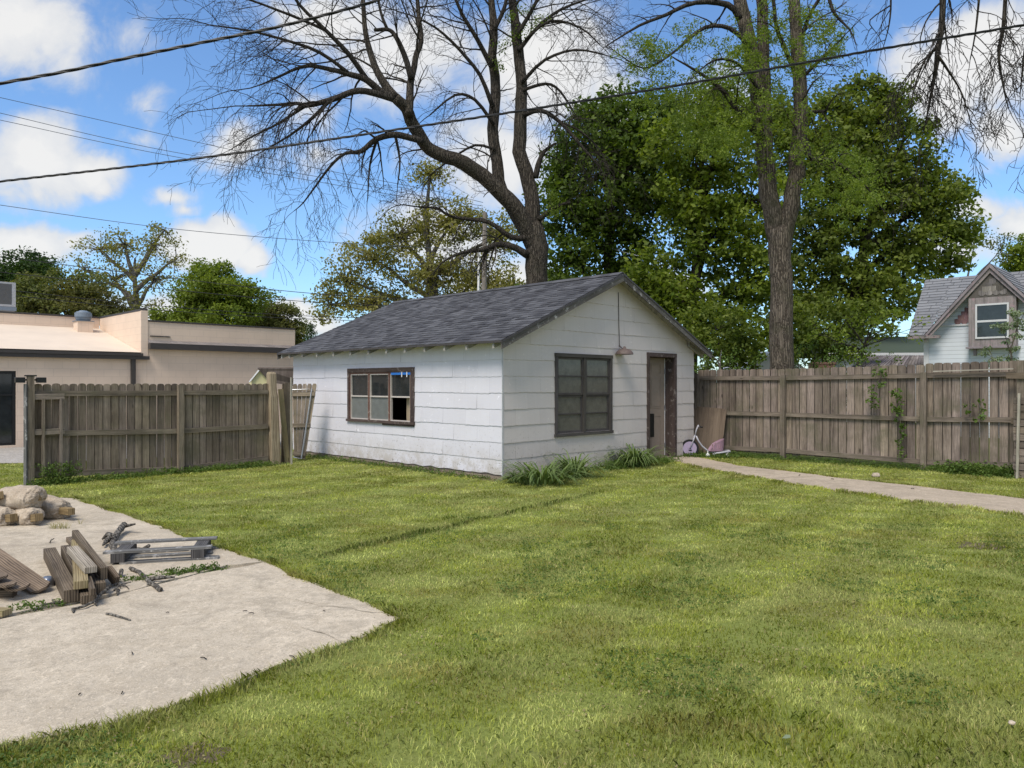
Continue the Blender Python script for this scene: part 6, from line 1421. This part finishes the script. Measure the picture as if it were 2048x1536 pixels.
for (px, py, n, L, sp, lab) in ((1085, 967, 170, .74, 1.1, 'wide arching daylily clump nearest the shed corner'), (1150, 954, 140, .80, .6, 'upright daylily clump under the gable window'), (1270, 932, 150, .88, .55, 'daylily clump left of the shed door'), (1038, 966, 50, .40, .5, 'short daylily tuft right at the shed corner')):
    c = gnd(px, py); q = blades(c, n, L, .046, sp, rb, 1.35); o = fast_mesh('daylily', q, 4, LF_LILY, loc=c); tag(o, lab, 'plant', 'daylilies along the gable wall')
def weeds(label, pts, n, h, size, leafm=LF_WEED, w=.12, name='weeds', solo=False):
    cs = []
    for _ in range(n):
        f = TW.random()*(len(pts)-1); i = int(f); p = pts[i].lerp(pts[i+1], f-i); cs.append((p.x+TW.gauss(0, w), p.y+TW.gauss(0, w), h*TW.random()**1.6))
    q = leaves(cs, [size*1.6]*len(cs), 9, size, .9, .5); q[:, 2] = np.maximum(q[:, 2], .004); o = fast_mesh(name, q, 4, leafm); o['kind'] = 'stuff'; o['label'] = label; return o
weeds('low weeds along the gable wall foot', [S(.15, -.22), S(2.3, -.3), S(4.0, -.25), S(4.6, -.3)], 350, .08, .025)
weeds('leafy weeds between the lily clumps', [S(2.3, -.3), S(3.3, -.35)], 400, .16, .025, w=.12)
weeds('leafy weeds by the door step', [S(4.0, -.35), S(4.75, -.28)], 130, .12, .025, w=.12)
weeds('weeds along the long wall foot', [S(-.15, .2), S(-.15, 3.5), S(-.2, 6.6)], 700, .07, .025, w=.10)
weeds('weeds under the right fence', [P4-nb*.2, P5-nb*.15, P6-nb*.12, P7-nb*.15], 700, .10, .03, w=.10)
weeds('denser weeds under the right fence end', [RP(1900)-nb*.15, RP(2026)-nb*.15], 450, .20, .04, w=.14)
weeds('weeds under the left fence', [P1-back*.08, P2-back*.1, P3-back*.1], 900, .10, .03, w=.10)
weeds('weeds at the foot of the leftmost fence post', [P1+fdir*.1-back*.15, P1+fdir*.6-back*.1], 260, .34, .03, w=.09)
weeds('weeds under the tricycle', [gnd(1370, 915), gnd(1470, 916)], 260, .09, .03, w=.12)
weeds('weeds in the slab joint', [gnd(20, 1226), gnd(70, 1222), gnd(120, 1212)], 70, .05, .02, w=.06)
weeds('weeds in the slab joint right part', [gnd(330, 1156), gnd(430, 1143)], 150, .06, .022, w=.035)
weeds('weeds in the slab joint by the pallet', [gnd(250, 1168), gnd(300, 1165)], 60, .05, .02, w=.04)
q = np.concatenate([blades(gnd(px, 1057, .026), 12, .11, .006, .12, rb, .3) for px in (104, 110, 116, 122, 128, 133)]+[blades(gnd(160, 1048, .026), 9, .10, .006, .08, rb, .4)]); o = fast_mesh('dry_grass_tuft', q, 4, leafmat('dry_tuft', (.26, .24, .1), (.4, .36, .18)), loc=gnd(118, 1057)); tag(o, 'small dry grass tuft growing from the slab by the footings', 'grass tuft')
lf = gnd(1573, 1476, .04); mb = MB(); mb.face([lf+V(-.02, 0, 0), lf+V(-.005, -.012, .004), lf+V(.016, -.004, .004), lf+V(.02, .008, .01), lf+V(.002, .016, .008)]); o = lone('leaf', 'single pale green leaf lying in the lawn', 'leaf', mb, LF_FLOWER, lf)
sd_ = o.modifiers.new('thick', 'SOLIDIFY'); sd_.thickness = .001

# ------------------------------------------------------------------ grass
def inpoly(X, Yv, poly):
    ins = np.zeros(len(X), bool); n = len(poly)
    for i in range(n):
        x1, y1 = poly[i][0], poly[i][1]; x2, y2 = poly[(i+1) % n][0], poly[(i+1) % n][1]
        if y1 == y2: continue
        c = ((y1 > Yv) != (y2 > Yv)) & (X < (x2-x1)*(Yv-y1)/(y2-y1)+x1); ins ^= c
    return ins
def lawn_specks(name, label, n, size, m, ymin, ymax, zmax, cl, per=5):
    cs = []
    while len(cs) < n:
        Yq = TW.uniform(ymin, ymax); Xq = TW.uniform(-.75, .75)*Yq
        if mnoise.noise(V(Xq*1.1, Yq*1.1, cl)) < .12: continue
        cs.append((Xq, Yq, TW.uniform(.008, zmax)))
    C = np.array(cs); k = ~inpoly(C[:, 0], C[:, 1], slab_poly) & ~inpoly(C[:, 0], C[:, 1], path_poly) & ~inpoly(C[:, 0], C[:, 1], [(p.x, p.y) for p in (S(-.03, -.03), S(WU, -.03), S(WU, WV), S(-.03, WV))]); C = C[k]
    q = leaves(C, [.035]*len(C), per, size, .25, 1.2, .85); q[:, 2] = np.clip(q[:, 2], .006, .05); o = fast_mesh(name, q, 4, m); o['kind'] = 'stuff'; o['label'] = label
def pdist(X, Yv, poly, closed=True):
    d = np.full(len(X), 9.); n = len(poly)
    for i in range(n if closed else n-1):
        x1, y1 = poly[i][0], poly[i][1]; x2, y2 = poly[(i+1) % n][0], poly[(i+1) % n][1]; dx, dy = x2-x1, y2-y1; L = dx*dx+dy*dy+1e-9
        t = np.clip(((X-x1)*dx+(Yv-y1)*dy)/L, 0, 1); d = np.minimum(d, np.hypot(X-x1-t*dx, Yv-y1-t*dy))
    return d
lawn_specks('clover', 'patches of clover and small weeds in the lawn', 5200, .014, LF_WEED, 2.6, 9, .034, 3.)
lawn_specks('dead_thatch', 'dry thatch scraps lying in the lawn', 1500, .012, MATS_THATCH, 2.5, 8, .026, 9., 2)
bez = [3.0, 4.2, 6.0, 9.0, 13.0, 19.5]; y_lo = 2.3
allv = []
dens_ = [9000, 7500, 5200, 3000, 1500, 800]; wid = [.0042, .0046, .0056, .0078, .011, .016]
shed_poly = [(p.x, p.y) for p in (S(-.03, -.03), S(WU, -.03), S(WU, WV), S(-.03, WV))]
mow = [G2(630, 1116), G2(760, 1088), G2(900, 1060), G2(1000, 1035), G2(1080, 1012), G2(1200, 985)]
slab_c = slab_poly[::3]; path_c = path_poly[::3]
for bi, y_hi in enumerate(bez):
    halfw = y_hi*.95+2.6; area = 2*halfw*(y_hi-y_lo); n = int(area*dens_[bi])
    X = rng.uniform(-halfw, halfw, n); Yv = rng.uniform(y_lo, y_hi, n)
    keep = np.abs(X) < Yv*.95+2.6; keep &= (np.abs(X) < Yv*.72+.5) | (rng.random(n) < .55)
    eg = .5+.5*np.sin(X*7+np.sin(Yv*5)*2)*np.sin(Yv*6)
    inS = inpoly(X, Yv, slab_poly) & (pdist(X, Yv, slab_poly) > .045*eg)
    keep &= ~inS & ~(inpoly(X, Yv, path_poly) & (pdist(X, Yv, path_poly[::2]) > .05*eg)) & ~inpoly(X, Yv, shed_poly)
    if y_hi > 9:
        # nothing inside the gravel lot or far behind the fences
        keep &= ~inpoly(X, Yv, lot)
        keep &= ((X-P5.x)*nb.x+(Yv-P5.y)*nb.y) < .6
    X, Yv = X[keep], Yv[keep]; n = len(X)
    # clumpiness
    ph = np.sin(X*3.1+np.sin(Yv*2.3)*1.7)*np.sin(Yv*2.7+np.sin(X*1.9)*1.3); ph2 = np.sin(X*11+np.sin(Yv*9)*2)*np.sin(Yv*12+np.sin(X*7)*2)
    bare = (np.sin(X*1.7+2)*np.sin(Yv*2.1+1) > .80) & (rng.random(n) < .55) & (Yv < 5.5)
    X, Yv, ph, ph2 = X[~bare], Yv[~bare], ph[~bare], ph2[~bare]; n = len(X)
    dS = np.minimum(pdist(X, Yv, slab_c), pdist(X, Yv, path_c) if y_hi > 6 else 9.)
    dM = pdist(X, Yv, [mow[0], mow[-1]], False)
    h = (.021+.006*ph+.005*ph2)*rng.uniform(.6, 1.35, n); h *= 1+.9*np.exp(-(dS/.10)**2)+1.7*np.exp(-(dM/.05)**2); h *= 1+.35*(Yv < 3.6)
    a = rng.uniform(0, 6.283, n); lean = rng.uniform(.15, 1.05, n); w = wid[bi]*rng.uniform(.6, 1.3, n)
    base = np.stack([X, Yv, np.zeros(n)], 1); dirh = np.stack([np.cos(a), np.sin(a), np.zeros(n)], 1)
    sa_ = rng.uniform(0, 6.283, n); side = np.stack([np.cos(sa_), np.sin(sa_), np.zeros(n)], 1)*w[:, None]*.5
    upv = np.array([0, 0, 1.])
    m_ = base+dirh*(h*lean*.35)[:, None]+upv*(h*.62)[:, None]; tp3 = base+dirh*(h*lean*1.05)[:, None]+upv*(h*(1.05-.3*lean))[:, None]
    q = np.stack([base-side, base+side, m_+side*.8, tp3], 1)
    q2 = np.stack([base-side, m_+side*.8, tp3, m_-side*.8], 1)
    allv.append(np.stack([base-side, base+side, m_+side*.75, tp3, m_-side*.75], 1).reshape(-1, 3))
    y_lo = y_hi
# longer unmown grass crowding the slab and path edges
def edge_band(poly, per_m, wdt, hgt, wd):
    out = []; n_ = len(poly)
    for i in range(n_):
        a = np.array(poly[i][:2]); b = np.array(poly[(i+1) % n_][:2]); L = np.linalg.norm(b-a)
        if L > .5: continue
        k = int(per_m*L)
        if k < 1: continue
        tt = rng.random((k, 1)); p = a+(b-a)*tt; nn = np.array([(b-a)[1], -(b-a)[0]])/(L+1e-9); cl = .55+.45*np.sin(p[:, 0]*9+np.sin(p[:, 1]*7)*2)
        o_ = np.abs(rng.normal(size=(k, 1)))*wdt-.012; p = p+nn*o_; h = hgt*rng.uniform(.5, 1.2, k)*(.6+.6*cl)
        aa = rng.uniform(0, 6.283, k); dh = np.stack([np.cos(aa), np.sin(aa)], 1)*.6-nn*.35; base = np.concatenate([p, np.zeros((k, 1))], 1); sa2 = rng.uniform(0, 6.283, k)
        sd2 = np.stack([np.cos(sa2), np.sin(sa2), np.zeros(k)], 1)*wd*.5; up3 = np.array([0, 0, 1.]); d3 = np.concatenate([dh, np.zeros((k, 1))], 1)
        m2 = base+d3*(h*.3)[:, None]+up3*(h*.6)[:, None]; t2 = base+d3*(h*.9)[:, None]+up3*(h*.9)[:, None]
        out.append(np.stack([base-sd2, base+sd2, m2+sd2*.75, t2, m2-sd2*.75], 1).reshape(-1, 3))
    return np.concatenate(out)
allv.append(edge_band(orient(list(slab_poly)), 900, .05, .058, .0048)); allv.append(edge_band(path_poly, 300, .07, .055, .012))
gv_ = np.concatenate(allv); print('grass blades', len(gv_)//5)
go = fast_mesh('grass', gv_, 5, GRASS); tag(go, 'short mown lawn grass', kind='stuff')
print('objects', len(bpy.data.objects))
